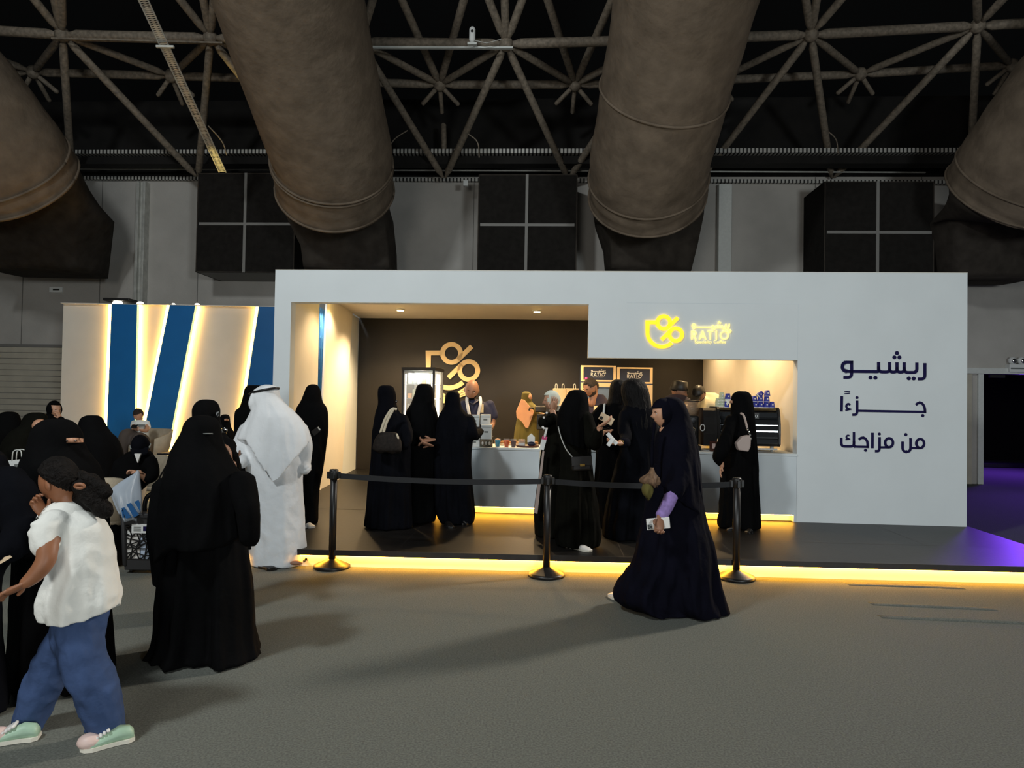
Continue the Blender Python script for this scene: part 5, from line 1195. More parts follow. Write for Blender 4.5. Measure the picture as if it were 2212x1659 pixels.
# --- 23 figure cut by the left edge
D = 3.6
e = person('person in black and navy cut off by the left edge of the frame', -60, D)
mb = shell(MB(), [(880, -110, -82, 0, .05), (888, -132, -58, 0, .1), (915, -140, -48, 0, .12), (955, -150, -42, 0, .13), (985, -170, -2, 0, .17), (1010, -180, 10), (1050, -182, 34), (1100, -185, 52), (1160, -185, 50), (1210, -185, 20), (1260, -185, -8), (1400, -190, -6), (1500, -195, 4), (1600, -200, 10), (1680, -200, 12)], D, (7, .1), 0, 231)
limb(mb, [(10, 1040, -.05, .1), (44, 1090, -.1, .1), (50, 1140, -.15, .09), (28, 1180, -.25, .07), (2, 1200, -.3, .045)], D)
cloth('abaya', mb, 'abaya_b', e)
mb = MB(); hand(mb, atY(0, 1202, D-.3), (-.6, -.2, -.2), (0, 0, -1), .17, .7); put('hand', mb, M['skin_d'], e, smooth=True)
f_ = thing('folded_leaflet', atY(8, 1213, D-.32), 'pale yellow leaflet held at the left edge of the frame', 'leaflet')
put('sheet', MB().prism([atY(x, y, D-.32) for x, y in ((-30, 1232), (-6, 1222), (25, 1204), (20, 1200), (-30, 1216))], (0, .006, 0)), M['kraft'], f_)
# --- 24..27 seated women
def seated(label, D, rows, seed, m='abaya', z0=0.0, slit=None, extra=None):
    e = person(label, (rows[-1][1]+rows[-1][2])/2, D, z0)
    mb = shell(MB(), rows, D, (7, .07), z0, seed)
    if extra: [limb(mb, l, D) for l in extra]
    cloth('abaya', mb, m, e, .018)
    return e
seated('woman in black seated at the far left, cut by the frame edge', 8.6, [(889, 14, 26, 0, .05), (893, 4, 36, 0, .09), (905, -4, 41, 0, .12), (920, -10, 46, 0, .14), (940, -24, 52, 0, .18), (975, -36, 60), (1020, -36, 62, -.05, .3), (1070, -34, 62, -.1, .32), (1120, -30, 58, -.1, .3)], 241)
e = seated('woman in dark grey-black bending over the table beside the white paper bag', 7.9, [(891, 70, 90, 0, .05), (896, 58, 98, 0, .1), (908, 51, 100, 0, .12), (920, 48, 96, 0, .14), (935, 26, 90, 0, .18), (960, 12, 84, 0, .22), (990, 6, 84, 0, .24), (1040, 4, 86, 0, .28), (1110, 0, 90, 0, .3)], 251, 'abaya_g', extra=[[(24, 960, -.1, .08), (36, 980, -.2, .07), (56, 982, -.3, .05)]])
C_ = atY(87, 918, 7.9-.06)
put('face', MB().ell(C_+[.0, -.02, 0], (.06, .08, .07), 14, 9, Ry(30)), M['skin'], e, smooth=True)
D = 9.3
e = person('woman in a black headscarf resting her chin on her hand beside the white backdrop edge', 112, D, 0)
mb = MB(); head(e, 117, 886, D, 36, 62, -4, 0, 'skin', None, body=mb)
C_ = atY(117, 886, D); h_ = 36*D/F; R_ = Rz(62)@Rx(4)@Rz(180)
put('headscarf', sub_shell(MB(), lambda x, y, z: not (y > .38 and -.98 < z < .55 and abs(x) < .74), h_, R_, C_, 1.17, wob=.015), M['abaya'], e, smooth=True)
mb = shell(MB(), [(893, 100, 122, 0, .1), (905, 92, 130, 0, .14), (925, 84, 138), (960, 80, 142), (1030, 78, 144, 0, .3), (1090, 78, 144, 0, .3)], D, (6, .06), 0, 261)
limb(mb, [(132, 925, -.1, .06), (134, 912, -.16, .05), (130, 904, -.16, .04)], D); cloth('abaya', mb, 'abaya', e, .018)
mb = MB(); hand(mb, atY(131, 904, D-.15), (-.3, 0, .5), (-1, .2, 0), .15, .7); put('hand', mb, M['skin'], e, smooth=True)
seated('broad woman in black seated on the beige armchair with her back to the camera', 7.0, [(897, 190, 210, 0, .05), (903, 178, 218, 0, .1), (918, 173, 225, 0, .13), (932, 174, 234, 0, .15), (945, 172, 246, 0, .18), (965, 170, 256, 0, .22), (990, 170, 259, 0, .25), (1040, 172, 258, 0, .28), (1120, 176, 250, 0, .28), (1190, 176, 250, 0, .26)], 271)

# --- armchairs
def armchair(label, px, D, z0, yaw, s=1.0, top=.82):
    c = np.array([atY(px, 900, D)[0], D, z0]); e = thing('armchair', c, label, 'chair', 'beige felt armchairs of the seating stand')
    Rm = Rz(yaw); n = 22; ring = []
    prof = [(.25, .40, .02), (.29, .46, .03), (.33, .62, .05), (.365, top, .06), (.345, top+.01, .06), (.31, .62, .05), (.265, .47, .03), (.23, .42, .02)]
    R = []
    for k in range(n+1):
        a = math.radians(-118+236*k/n); u = abs(k/n-.5)*2; drop = .22*max(0, u-.35)**1.2
        R.append([c+s*(Rm@np.array([r*math.sin(a)*1.08, r*math.cos(a), z-(drop if z > .5 else 0)])) for r, z, _ in prof])
    put('back_shell', MB().rings(R), M['chair'], e, smooth=True)
    put('seat', MB().lathe(c, [(0.05*s, .38*s), (.27*s, .39*s), (.29*s, .43*s), (.27*s, .47*s), (.05*s, .48*s)], 28), M['chair'], e, smooth=True)
    for a in (45, 135, 225, 315):
        d_ = Rm@np.array([math.cos(math.radians(a)), math.sin(math.radians(a)), 0]); put('leg', MB().tube([c+d_*.12*s+[0, 0, .39*s], c+d_*.29*s+[0, 0, .012]], .012, 8), M['blackm'], e, smooth=True)
    return e
armchair('beige felt armchair under the broad woman in black, back to camera', 222, 6.72, 0, 180, 1.0, .84)
armchair('beige felt armchair under the boy in the white shirt', 318, 11.35, PT, -20, 1.0, .86)
armchair('empty beige felt armchair before the blue panels, right of the boy', 372, 9.0, 0, 150, 1.05, .82)
# wire chair frame lit by the strip
e = thing('metal_side_table', atY(352, 1040, 8.3)*[1, 1, 0], 'thin black wire side table frame beside the nearest black figure', 'table')
P = [atY(372, 985, 8.3), atY(342, 1036, 8.3), atY(346, 1046, 8.3), atY(356, 1044, 8.3)]
put('wire_leg', MB().tube(rnd(P, .05), .011, 8), M['blackm'], e, smooth=True)
P = [p+[.1, .35, 0] for p in P]; put('wire_leg', MB().tube(rnd(P, .05), .011, 8), M['blackm'], e, smooth=True)
put('table_top', MB().box(-.2, .25, -.02, .42, -.0, .02, lambda x, y, z: atY(378, 983, 8.3)+[x, y, z]), M['blackm'], e, bevel=.004)
# tables
def table(label, px, D, z, r, z0=0):
    c = np.array([atY(px, 900, D)[0], D, z0]); e = thing('cafe_table', c, label, 'table')
    put('table_top', MB().lathe(c, [(r-.01, z-z0-.03), (r, z-z0-.02), (r, z-z0-.005), (r-.01, z-z0)], 36), M['blackm'], e, smooth=False)
    put('pedestal', MB().lathe(c, [(.03, .02), (.025, z-z0-.03)], 14), M['blackm'], e, smooth=True); put('base', MB().lathe(c, [(.22, 0), (.22, .015), (.03, .03)], 28), M['blackm'], e, smooth=True)
table('dark round cafe table at far left holding the white paper bag', 20, 7.45, .74, .4)
table('dark round cafe table behind, between the seated women', 140, 8.7, .76, .36)
b = thing('paper_bag', atY(28, 1010, 7.4), 'white paper carrier bag with twisted loop handles on the far left table', 'bag')
q = lambda x, y, z: np.array([atY(27, 1005, 7.3)[0], 7.35, .745])+[x, y, z]
put('bag_body', MB().hexa([q(-.15, -.05, 0), q(.14, -.05, 0), q(.14, .05, 0), q(-.15, .05, 0), q(-.15, -.03, .145), q(.145, -.03, .175), q(.145, .03, .175), q(-.15, .03, .145)]), M['paper'], b, bevel=.004)
for dy in (-.03, .03): put('handle', MB().tube(rnd([q(-.02, dy, .15), q(-.015, dy, .26), q(.07, dy, .27), q(.08, dy, .16)], .04), .006, 6), M['steel_pale'], b, smooth=True)
put('print_patch', MB().box(.02, .06, -.053, -.046, .05, .12, q), M['print_'], b)
t_ = thing('notebook', np.array([atY(50, 972, 8.0)[0], 8.0, .93]), 'pale notebook edge on the table before the bending woman', 'notebook')
put('pages', MB().box(-.08, .08, -.06, .06, 0, .02, lambda x, y, z: np.array([atY(50, 972, 7.5)[0], 7.5, .77])+[x, y, z]), M['paper'], t_)
# glasses on the backdrop side
g = thing('drinking_glass', np.array([atY(165, 925, 8.7)[0], 8.7, .76]), 'clear plastic cup with straw on the rear cafe table', 'cup')
put('cup', MB().lathe(np.array([atY(124, 930, 8.6)[0], 8.6, .76]), [(.03, 0), (.04, .11)], 16), M['glass'], g, smooth=True)
# --- 28 boy
D = 11.1
e = person('small boy in a white printed T-shirt sitting in an armchair, looking at a phone', 302, D, PT)
mb = MB(); limb(mb, [(292, 918, -.05, .035), (289, 926, -.15, .03), (293, 927, -.24, .022)], D); limb(mb, [(318, 918, -.03, .035), (316, 930, -.14, .03), (304, 929, -.24, .022)], D)
hand(mb, atY(294, 927, D-.24), (.3, -.3, .1), (1, 0, .3), .11, .8, -1)
head(e, 299, 896, D, 27, -12, -24, 0, 'skin', lambda x, y, z: z > .32 or (y < .15 and z > -.25), 'hair_b', body=mb)
mb = shell(MB(), [(907, 297, 308, 0, .06), (911, 289, 316, 0, .09), (920, 287, 321, 0, .11), (935, 288, 320, 0, .12), (955, 288, 318, 0, .13)], D, (5, .03), None, 281)
limb(mb, [(290, 913, 0, .05), (288, 922, -.07, .045)], D); limb(mb, [(316, 913, 0, .05), (320, 924, -.05, .045)], D); cloth('shirt', mb, 'tee', e, .014)
put('shirt_print', MB().box(-.07, .05, -.004, .004, -.015, .015, lambda x, y, z: atY(306, 919, D-.135)+[x, y, z]), M['print_'], e)
mb = limb(MB(), [(298, 950, -.05, .08), (280, 938, -.25, .085), (268, 945, -.4, .08), (268, 985, -.42, .06), (270, 1015, -.42, .05)], D); limb(mb, [(312, 950, -.05, .08), (300, 945, -.3, .08), (292, 960, -.42, .07), (292, 1015, -.42, .05)], D)
cloth('trousers', mb, 'blanket', e, .02)
for x in (270, 292): put('sock', MB().ell(atY(x, 1018, D-.46), (.035, .07, .03)), M['shoe_w'], e, smooth=True)
p_ = thing('phone', atY(290, 922, D-.28), 'dark phone in the hands of the small boy', 'phone')
put('case', MB().box(-.045, .045, -.004, .004, -.028, .028, lambda x, y, z: atY(290, 921, D-.3)+Rx(-35)@np.array([x, y, z])), M['leather'], p_, bevel=.003)
# --- 29 girl with cap at the basket
D = 6.7
e = person('girl in a dark cap and black coat bending over the shopping basket', 270, D)
mb = MB(); limb(mb, [(318, 1036, -.12, .035), (306, 1026, -.16, .028), (300, 1020, -.18, .024)], D); hand(mb, atY(301, 1021, D-.18), (-.5, -.1, .1), (0, -.3, -1), .14, .9)
C_, h_, R_ = head(e, 304, 966, D, 48, 22, -34, -6, 'skin', None, body=mb)
put('hair', sub_shell(MB(), lambda x, y, z: y < .2 or z > .45, h_, R_, C_, 1.10, wob=.012), M['hair'], e, smooth=True)
put('cap', sub_shell(MB(), lambda x, y, z: z > .22, h_, R_, C_, 1.20), M['abaya_b'], e, smooth=True)
put('cap_peak', MB().prism([C_+R_@np.array(p)*h_ for p in ((-.36, .40, .20), (.36, .40, .20), (.3, .72, .14), (0, .84, .12), (-.3, .72, .14))], (0, 0, .012)), M['abaya_b'], e)
put('cap_band', MB().tube([C_+R_@(np.array([.40*math.cos(q), .49*math.sin(q), .125])*h_) for q in [math.pi*k/14 for k in range(15)]], .008, 6), M['print_'], e, smooth=True)
mb = shell(MB(), [(974, 284, 322, 0, .09), (984, 266, 330, 0, .13), (1002, 250, 334, 0, .16), (1025, 242, 333, 0, .18), (1045, 240, 318, 0, .18), (1070, 236, 292, 0, .18), (1110, 236, 274, 0, .17), (1170, 238, 270, 0, .16), (1240, 240, 268, 0, .15)], D, (7, .06), 0, 291)
limb(mb, [(324, 995, -.05, .065), (330, 1022, -.1, .06), (322, 1036, -.14, .05)], D); limb(mb, [(262, 1000, -.05, .07), (258, 1040, -.12, .06), (272, 1060, -.2, .04)], D)
cloth('coat', mb, 'abaya', e)
put('shirt_front', MB().prism([atY(x, y, D-.155) for x, y in ((290, 980), (297, 1000), (304, 980))], (0, .02, 0)), M['shoe_w'], e)
# --- basket with bag
c = atZ(304, 1240, 0); c[1] = 6.52; c[0] = atY(304, 1240, 6.4)[0]
e = thing('shopping_basket', c, 'tall charcoal plastic shopping basket with a cracked pattern of openings', 'basket')
Wd, Wb, Dp, Hh = .178, .15, .14, .50
def bp(x, y, z): t = z/Hh; return c+[x*(Wb+(Wd-Wb)*t), y*(Dp*.85+Dp*.15*t), z+.03]
def bar3(mb, a, b, r): mb.tube([bp(*a), bp(*b)], r, 6, round_=False)
put('base', MB().hexa([bp(-1, -1, 0), bp(1, -1, 0), bp(1, 1, 0), bp(-1, 1, 0), bp(-1, -1, .1), bp(1, -1, .1), bp(1, 1, .1), bp(-1, 1, .1)]), M['basket'], e, bevel=.01)
put('rim', MB().hexa([bp(-1.08, -1.1, Hh-.03), bp(1.08, -1.1, Hh-.03), bp(1.08, 1.1, Hh-.03), bp(-1.08, 1.1, Hh-.03), bp(-1.08, -1.1, Hh+.012), bp(1.08, -1.1, Hh+.012), bp(1.08, 1.1, Hh+.012), bp(-1.08, 1.1, Hh+.012)]), M['basket'], e, bevel=.008)
for x in (-1, 1):
    for y in (-1, 1): put('corner_post', MB().tube([bp(x*.93, y*.93, .05), bp(x*.93, y*.93, Hh)], .024, 8), M['basket'], e, smooth=True)
put('upper_panel', MB().hexa([bp(-1, -1, Hh-.09), bp(1, -1, Hh-.09), bp(1, -.95, Hh-.09), bp(-1, -.95, Hh-.09), bp(-1, -1, Hh-.02), bp(1, -1, Hh-.02), bp(1, -.95, Hh-.02), bp(-1, -.95, Hh-.02)]), M['basket'], e)
rs = random.Random(5); G = {}; nx, nz = 5, 7
for i in range(nx+1):
    for k in range(nz+1): G[i, k] = (-.85+1.7*i/nx+(rs.uniform(-.13, .13) if 0 < i < nx else 0), -1.0, .1+(Hh-.19)*k/nz+(rs.uniform(-.02, .02) if 0 < k < nz else 0))
mb = MB()
for i in range(nx+1):
    for k in range(nz+1):
        if i < nx: bar3(mb, G[i, k], G[i+1, k], .0055)
        if k < nz: bar3(mb, G[i, k], G[i, k+1], .0055)
        if i < nx and k < nz and rs.random() < .6: bar3(mb, G[i, k], G[i+1, k+1], .005)
tag(put('cracked_lattice', mb, M['black'], e), kind='stuff')
mb = MB()
for s_ in (-1, 1):
    for k in range(5): bar3(mb, (s_, -.9, .1+.06*k), (s_, .9, .14+.07*k), .006); bar3(mb, (s_, -.8+.4*k, .1), (s_, -.6+.35*k, Hh-.04), .006)
tag(put('side_lattice', mb, M['basket'], e), kind='stuff')
put('label_card', MB().box(-.085, .075, -.004, .004, -.04, .042, lambda x, y, z: bp(.02, -1.04, .375)+[x, y, z]), M['paper'], e, bevel=.002)
for k in range(3): put('label_line', MB().box(-.065, .0, -.0062, -.004, .012-.016*k, .018-.016*k, lambda x, y, z: bp(.02, -1.04, .375)+[x, y, z]), M['print_'], e)
put('label_mark', MB().box(.02, .058, -.0065, -.004, -.018, .022, lambda x, y, z: bp(.02, -1.04, .375)+[x, y, z]), M['ink'], e)
for x in (-.7, .7): put('wheel', MB().cyl(bp(x, -.6, 0)-[.012, 0, .008], .022, .022, .024, 14, (1, 0, 0)), M['black'], e)
q = atY(325, 1120, 6.55)
put('handle', MB().tube(rnd([atY(314, 1122, 6.5), atY(312, 1085, 6.55), atY(322, 1066, 6.6), atY(348, 1066, 6.6), atY(352, 1120, 6.6)], .06), .02, 10), M['black'], e, smooth=True)
for x0, x1, z0, z1, mm in ((-.8, -.1, .1, .30, 'shoe_w'), (-.05, .8, .1, .29, 'palecard'), (-.75, .7, .31, .36, 'paper')):
    t_ = thing('boxed_purchase', bp((x0+x1)/2, 0, z0), {'shoe_w': 'white box lying low at the left inside the basket', 'palecard': 'pale blue box lying low at the right inside the basket', 'paper': 'white packet on top of the boxes inside the basket'}[mm], 'box')
    put('carton', MB().hexa([bp(x0, -.94, z0), bp(x1, -.94, z0), bp(x1, .7, z0), bp(x0, .7, z0), bp(x0, -.94, z1), bp(x1, -.94, z1), bp(x1, .7, z1), bp(x0, .7, z1)]), M[mm], t_, bevel=.004)
D = 6.42
e = thing('plastic_bag', atY(280, 1100, D), 'translucent plastic carrier bag with blue printed stripes being lifted over the basket', 'bag')
put('bag_body', shell(MB(), [(1016, 296, 300, 0, .012), (1024, 288, 302, 0, .02), (1040, 262, 303, 0, .04), (1060, 238, 305, 0, .06), (1075, 243, 306, 0, .07), (1100, 254, 306, 0, .075), (1122, 266, 304, 0, .07)], D, (7, .12), None, 301, n=48, m=26), M['plastic'], e, smooth=True)
for pts in ([(262, 1098), (268, 1096), (284, 1118), (272, 1120)], [(273, 1090), (282, 1086), (300, 1112), (289, 1118)], [(290, 1084), (299, 1080), (303, 1090), (302, 1104)], [(262, 1102), (266, 1100), (268, 1118), (265, 1119)]):
    put('blue_stripe', MB().prism([atY(x, y, D-.10) for x, y in reversed(pts)], (0, .006, 0)), M['bluepr'], e)

# ================================================================== EQUIPMENT IN THE BOOTH
FV = 4.3
def fridge(x0, x1, ytop, label, mirror=False):
    u0, zt_ = BF.uv(x0, ytop, FV); u1, _ = BF.uv(x1, ytop, FV)
    e = thing('glass_door_fridge', BF.W((u0+u1)/2, FV+.3, PT), label, 'fridge')
    put('cabinet', MB().box(u0, u1, FV+.02, FV+.62, PT, zt_, BF.W), M['fridge_side'], e, bevel=.008)
    zh = zt_-.30; fr = .05
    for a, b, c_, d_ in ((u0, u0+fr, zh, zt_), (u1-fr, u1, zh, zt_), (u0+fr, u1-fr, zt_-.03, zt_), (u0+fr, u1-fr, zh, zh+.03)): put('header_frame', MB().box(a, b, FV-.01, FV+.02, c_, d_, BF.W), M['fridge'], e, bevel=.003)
    hp = put('header_panel', MB().box(u0+fr, u1-fr, FV, FV+.02, zh+.03, zt_-.03, BF.W), M['navy'], e)
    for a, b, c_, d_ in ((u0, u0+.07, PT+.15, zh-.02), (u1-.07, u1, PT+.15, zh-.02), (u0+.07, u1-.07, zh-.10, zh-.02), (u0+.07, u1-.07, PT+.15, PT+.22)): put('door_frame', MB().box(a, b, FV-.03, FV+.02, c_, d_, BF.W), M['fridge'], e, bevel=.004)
    put('glass_pane', MB().box(u0+.07, u1-.07, FV-.01, FV+.01, PT+.22, zh-.10, BF.W), M['fglass'], e)
    W_ = u1-u0; k_ = W_*.43/870
    P = lambda x, y: BF.W((u0+u1)/2+(x-1570)*k_, FV-.002, (zh+zt_)/2-(y-545)*k_)
    ratio(P, BF.n*-.004, M['paper'], hp, 26, 'lettering')
    text_on('Speciality Coffee', P, (1250, 715, 1850, 775), M['paper'], hp, 'small_lettering', BF.n*-.004)
    return e, u0, u1, zh
e, u0, u1, zh = fridge(1255, 1331, 789, 'left glass door fridge with navy header and a red indicator light')
put('indicator', MB().ell(BF.W(u0+.1, FV-.005, zh+.06), (.022, .01, .022)), M['red'], e, smooth=True)
fridge(1333, 1410, 793, 'right glass door fridge with navy header framed in pale trim')
# lit display fridge
DP = Plane((atY(868, 850, 10.6)[0], 10.6, 0), math.radians(-7))
u1 = DP.uv(938, 850)[0]; zt_ = DP.uv(900, 793)[1]
e = thing('display_fridge', DP.W(u1/2, .3, PT), 'tall lit glass display fridge with boxes of sweets behind the left counter', 'fridge')
dd = .62
put('top_frame', MB().box(-.01, u1+.01, -.01, dd, zt_-.05, zt_, DP.W), M['black'], e, bevel=.004); put('plinth', MB().box(0, u1, 0, dd, PT, PT+.3, DP.W), M['black'], e)
for a, b in ((0, 0), (u1-.03, 0), (0, dd-.03), (u1-.03, dd-.03)): put('corner_post', MB().box(a, a+.03, b, b+.03, PT+.3, zt_-.05, DP.W), M['black'], e)
put('back_panel', MB().box(.03, u1-.03, dd-.02, dd-.01, PT+.3, zt_-.05, DP.W), M['steel_pale'], e)
for a in (.04, u1-.055): put('light_strip', MB().box(a, a+.014, .03, .045, PT+.35, zt_-.1, DP.W), M['lampw'], e)
put('light_strip', MB().box(u1-.012, u1-.004, .18, .36, PT+.35, zt_-.1, DP.W), M['lampw'], e)
for k in range(7):
    z_ = PT+.35+k*.215; put('shelf', MB().box(.03, u1-.03, .04, dd-.03, z_, z_+.012, DP.W), M['chrome'], e)
put('front_glass', MB().box(.03, u1-.03, 0, .006, PT+.3, zt_-.05, DP.W), M['glass'], e); put('side_glass', MB().box(u1-.006, u1, .03, dd-.03, PT+.3, zt_-.05, DP.W), M['glass'], e)
mats_ = ['pastry', 'cupgreen', 'cupgreen', 'print_', 'shoe_w']; nm_ = {'pastry': 'golden', 'cupgreen': 'pale green', 'print_': 'grey', 'shoe_w': 'white'}
for k in range(4, 7):
    z_ = PT+.363+k*.215
    for j in range(5):
        mm = mats_[(j+k*2) % 5]; x0 = .07+j*(u1-.14)/5
        t_ = put('sweet_box', MB().box(x0, x0+(u1-.14)/5-.012, .08, .3, z_, z_+(.07 if (j+k) % 2 else .13), DP.W), M[mm], bevel=.004)
        tag(t_, 'small %s box, %s from left on %s shelf of the display fridge' % (nm_[mm], ['first', 'second', 'third', 'fourth', 'fifth'][j], ['third from top', 'second from top', 'topmost'][k-4]), 'box', 'boxes in the display fridge')
area('display_light', tuple(DP.W(u1/2, .12, zt_-.08)), tuple(DP.W(u1/2, .3, 0)), .3, 8, (1, 1, .95))
# things on the left counter
def on(px, py, v, z=1.0):  # point on the counter plane at pixel x, booth depth v
    u, _ = BF.uv(px, py, v); return u
def sbox(name, x0, x1, y0, y1, v, dep, m, label, cat, group=None, detail=None, bev=.004):
    u0, za = BF.uv(x0, y0, v); u1, zb = BF.uv(x1, y1, v); zb = max(zb, 1.0) if zb < 1.06 else zb
    e = thing(name, BF.W((u0+u1)/2, v, zb), label, cat, group)
    put('packet' if 'bag' in name else 'body', MB().box(u0, u1, v, v+dep, zb, za, BF.W), M[m], e, bevel=bev)
    if detail: detail(e, u0, u1, zb, za)
    return e
def bagprint(e, u0, u1, z0, z1):
    put('fold', MB().box(u0, u1, .0, .004, z1-.035, z1-.03, lambda u, v, z: BF.W(u, e['v_']+v-.003, z)), M['print_'], e)
    put('print_mark', MB().box((u0+u1)/2-.025, (u0+u1)/2+.025, 0, .004, (z0+z1)/2-.01, (z0+z1)/2+.01, lambda u, v, z: BF.W(u, e['v_']+v-.003, z)), M['print_'], e)
def cbag(x0, x1, y0, y1, v, label):
    def d(e, a, b, c_, d_): e['v_'] = v; bagprint(e, a, b, c_, d_); del e['v_']
    return sbox('coffee_bag', x0, x1, y0, y1, v, .07, 'paper', label, 'coffee bag', 'white coffee bags on the counter', d)
st2 = thing('tiered_stand', BF.W(on(1037, 960, .2), .25, 1.0), 'black tiered display stand carrying the white coffee bags', 'stand')
uu = on(1036, 940, .2)
put('post', MB().box(uu-.008, uu+.008, .28, .3, 1.0, 1.42, BF.W), M['black'], st2)
for zz in (1.125, 1.24): put('shelf', MB().box(uu-.16, uu+.17, .16, .3, zz-.012, zz, BF.W), M['black'], st2)
put('side_bin', MB().box(on(1022, 940, .2), uu-.01, .15, .28, 1.125, 1.22, BF.W), M['black'], st2)
cbag(1014, 1035, 896, 922, .2, 'white coffee bag high on the left of the tiered stand')
cbag(1038, 1059, 895, 918, .22, 'white coffee bag high on the right of the tiered stand')
cbag(1039, 1062, 917, 949, .13, 'larger white coffee bag standing on the green box')
cbag(1012, 1036, 945, 968, .08, 'white coffee bag standing low at the left of the stand')
def gb(e, u0, u1, z0, z1):
    for k in range(3): put('printed_cup', MB().ell(BF.W(u0+(u1-u0)*(.22+.28*k), .075, z0+.045), (.014, .006, .022), 10, 7), M['shoe_w'], e, smooth=True)
sbox('picture_box', 1037, 1063, 949, 967, .08, .08, 'green', 'green box printed with cups under the larger coffee bag', 'box', None, gb)
def drink(px, y, m, label):
    v = .1; u = on(px, y, v); c = BF.W(u, v, 1.001); e = thing('drink_cup', c, label, 'cup', 'coloured drinks on the counter')
    put('cup', MB().lathe(c, [(.027, 0), (.04, .095), (.041, .105), (.038, .105), (.037, .095), (.025, .006)], 22), M['cup_glass'], e, smooth=True)
    put('drink', MB().lathe(c, [(.0255, .004), (.0375, .085), (.0, .086)], 22), M[m], e, smooth=True)
drink(1075, 966, 'drink_b', 'clear cup of bright blue drink on the counter'); drink(1094, 966, 'drink_o', 'clear cup of orange drink on the counter'); drink(1109, 967, 'drink_r', 'clear cup of dark red drink on the counter')
u = on(1139, 965, .16); c = BF.W(u, .2, 1.0)
e = thing('serving_tray', c, 'round dark wooden serving tray on the left counter', 'tray'); put('tray', MB().lathe(c, [(.13, 0), (.15, .01), (.152, .025), (.14, .022), (.135, .012), (0, .012)], 36), M['wood'], e, smooth=True)
c2 = c+[-.075, -.05, .013]; e = thing('snack_jar', c2, 'small square glass jar with golden filling on the wooden tray', 'jar')
put('jar', MB().box(-.045, .045, -.03, .03, 0, .09, lambda x, y, z: c2+[x, y, z]), M['glass'], e, bevel=.006); put('filling', MB().box(-.038, .038, -.025, .025, .045, .08, lambda x, y, z: c2+[x, y, z]), M['pastry'], e, bevel=.006); put('filling_low', MB().box(-.038, .038, -.025, .025, .005, .044, lambda x, y, z: c2+[x, y, z]), M['shoe_w'], e, bevel=.004)
c2 = c+[.045, -.03, .013]; e = thing('card_house', c2, 'white house shaped card standing on a dark packet on the tray', 'card')
put('card', MB().prism([c2+[x, 0, z] for x, z in ((-.048, .05), (.048, .05), (.048, .12), (0, .165), (-.048, .12))], (0, .006, 0)), M['paper'], e)
c3 = c+[.05, -.055, .013]; e = thing('dark_packet', c3, 'crumpled dark blue packet at the foot of the white card', 'packet')
put('packet', MB().ell(c3+[0, .01, .03], (.055, .02, .03), 10, 6), M['navy'], e)
for k, (x, y, v, r, lab) in enumerate(((1075, 940, .45, (.04, .04, .035), 'tall round golden loaf behind the blue drink'), (1088, 945, .42, (.06, .04, .022), 'flat golden pastry behind the orange drink'), (1100, 946, .45, (.035, .03, .02), 'small golden roll behind the red drink'),
                                      (1112, 944, .48, (.035, .03, .026), 'golden bun left of the snack jar'), (1120, 950, .4, (.035, .03, .018), 'small flat pastry beside the snack jar'), (1158, 955, .35, (.03, .03, .025), 'round biscuit at the right end of the left counter'))):
    u = on(x, y, v); c2 = BF.W(u, v, 1.0); e = thing('pastry', c2, lab, 'pastry', 'pastries on the left counter')
    put('loaf', MB().ell(c2+[0, 0, r[2]+.02], r, 14, 8), M['pastry'], e, smooth=True); put('paper_case', MB().lathe(c2, [(r[0]*.7, 0), (r[0]*1.05, .03)], 14), M['kraft'], e, smooth=True)
# kraft bags behind the woman in white
for x, lab in ((1209, 'cream paper bag with two loop handles behind the woman in the white hijab'), (1235, 'cream paper bag with one loop handle behind the veiled woman with the phone')):
    c2 = atY(x, 870, 11.4); e = thing('paper_bag', c2*[1, 1, 0]+[0, 0, 1.1], lab, 'bag')
    put('bag_body', MB().box(-.11, .11, -.05, .05, -.40, atY(x, 839, 11.4)[2]-c2[2], lambda X, Y, Z: c2+[X, Y, Z]), M['kraft'], e, bevel=.01)
    zz = atY(x, 839, 11.4)[2]
    for dx in ((-.06, .05) if x < 1220 else (.04,)): put('handle', MB().tube(rnd([[c2[0]+dx-.018, 11.38, zz-.01], [c2[0]+dx-.014, 11.38, zz+.07], [c2[0]+dx+.014, 11.38, zz+.07], [c2[0]+dx+.018, 11.38, zz-.01]], .02), .005, 6), M['steel_pale'], e, smooth=True)
c2 = atY(1166, 884, 12.0); e = thing('brewing_machine', c2*[1, 1, 0]+[0, 0, 1.1], 'small dark brewing machine in front of the woman in olive', 'machine')
put('body', MB().box(-.08, .10, -.08, .08, -.05, .05, lambda x, y, z: c2+[x, y, z]), M['black'], e, bevel=.015); put('stand', MB().box(-.05, .06, -.05, .05, -.34, -.08, lambda x, y, z: c2+[x, y, z]), M['darkchrome'], e, bevel=.01); put('spout', MB().tube([c2+[-.1, 0, .02], c2+[-.17, 0, .02], c2+[-.18, 0, -.02]], .014, 8), M['blackm'], e, smooth=True)
bc = thing('back_counter', BF.W(-4.5, 3.0, PT), 'low dark back counter behind the staff', 'counter')
put('cabinet', MB().box(-5.1, -3.6, 2.95, 3.5, PT, .95, BF.W), M['blackwall'], bc); put('worktop', MB().box(-5.12, -3.58, 2.93, 3.52, .95, .98, BF.W), M['wood'], bc)
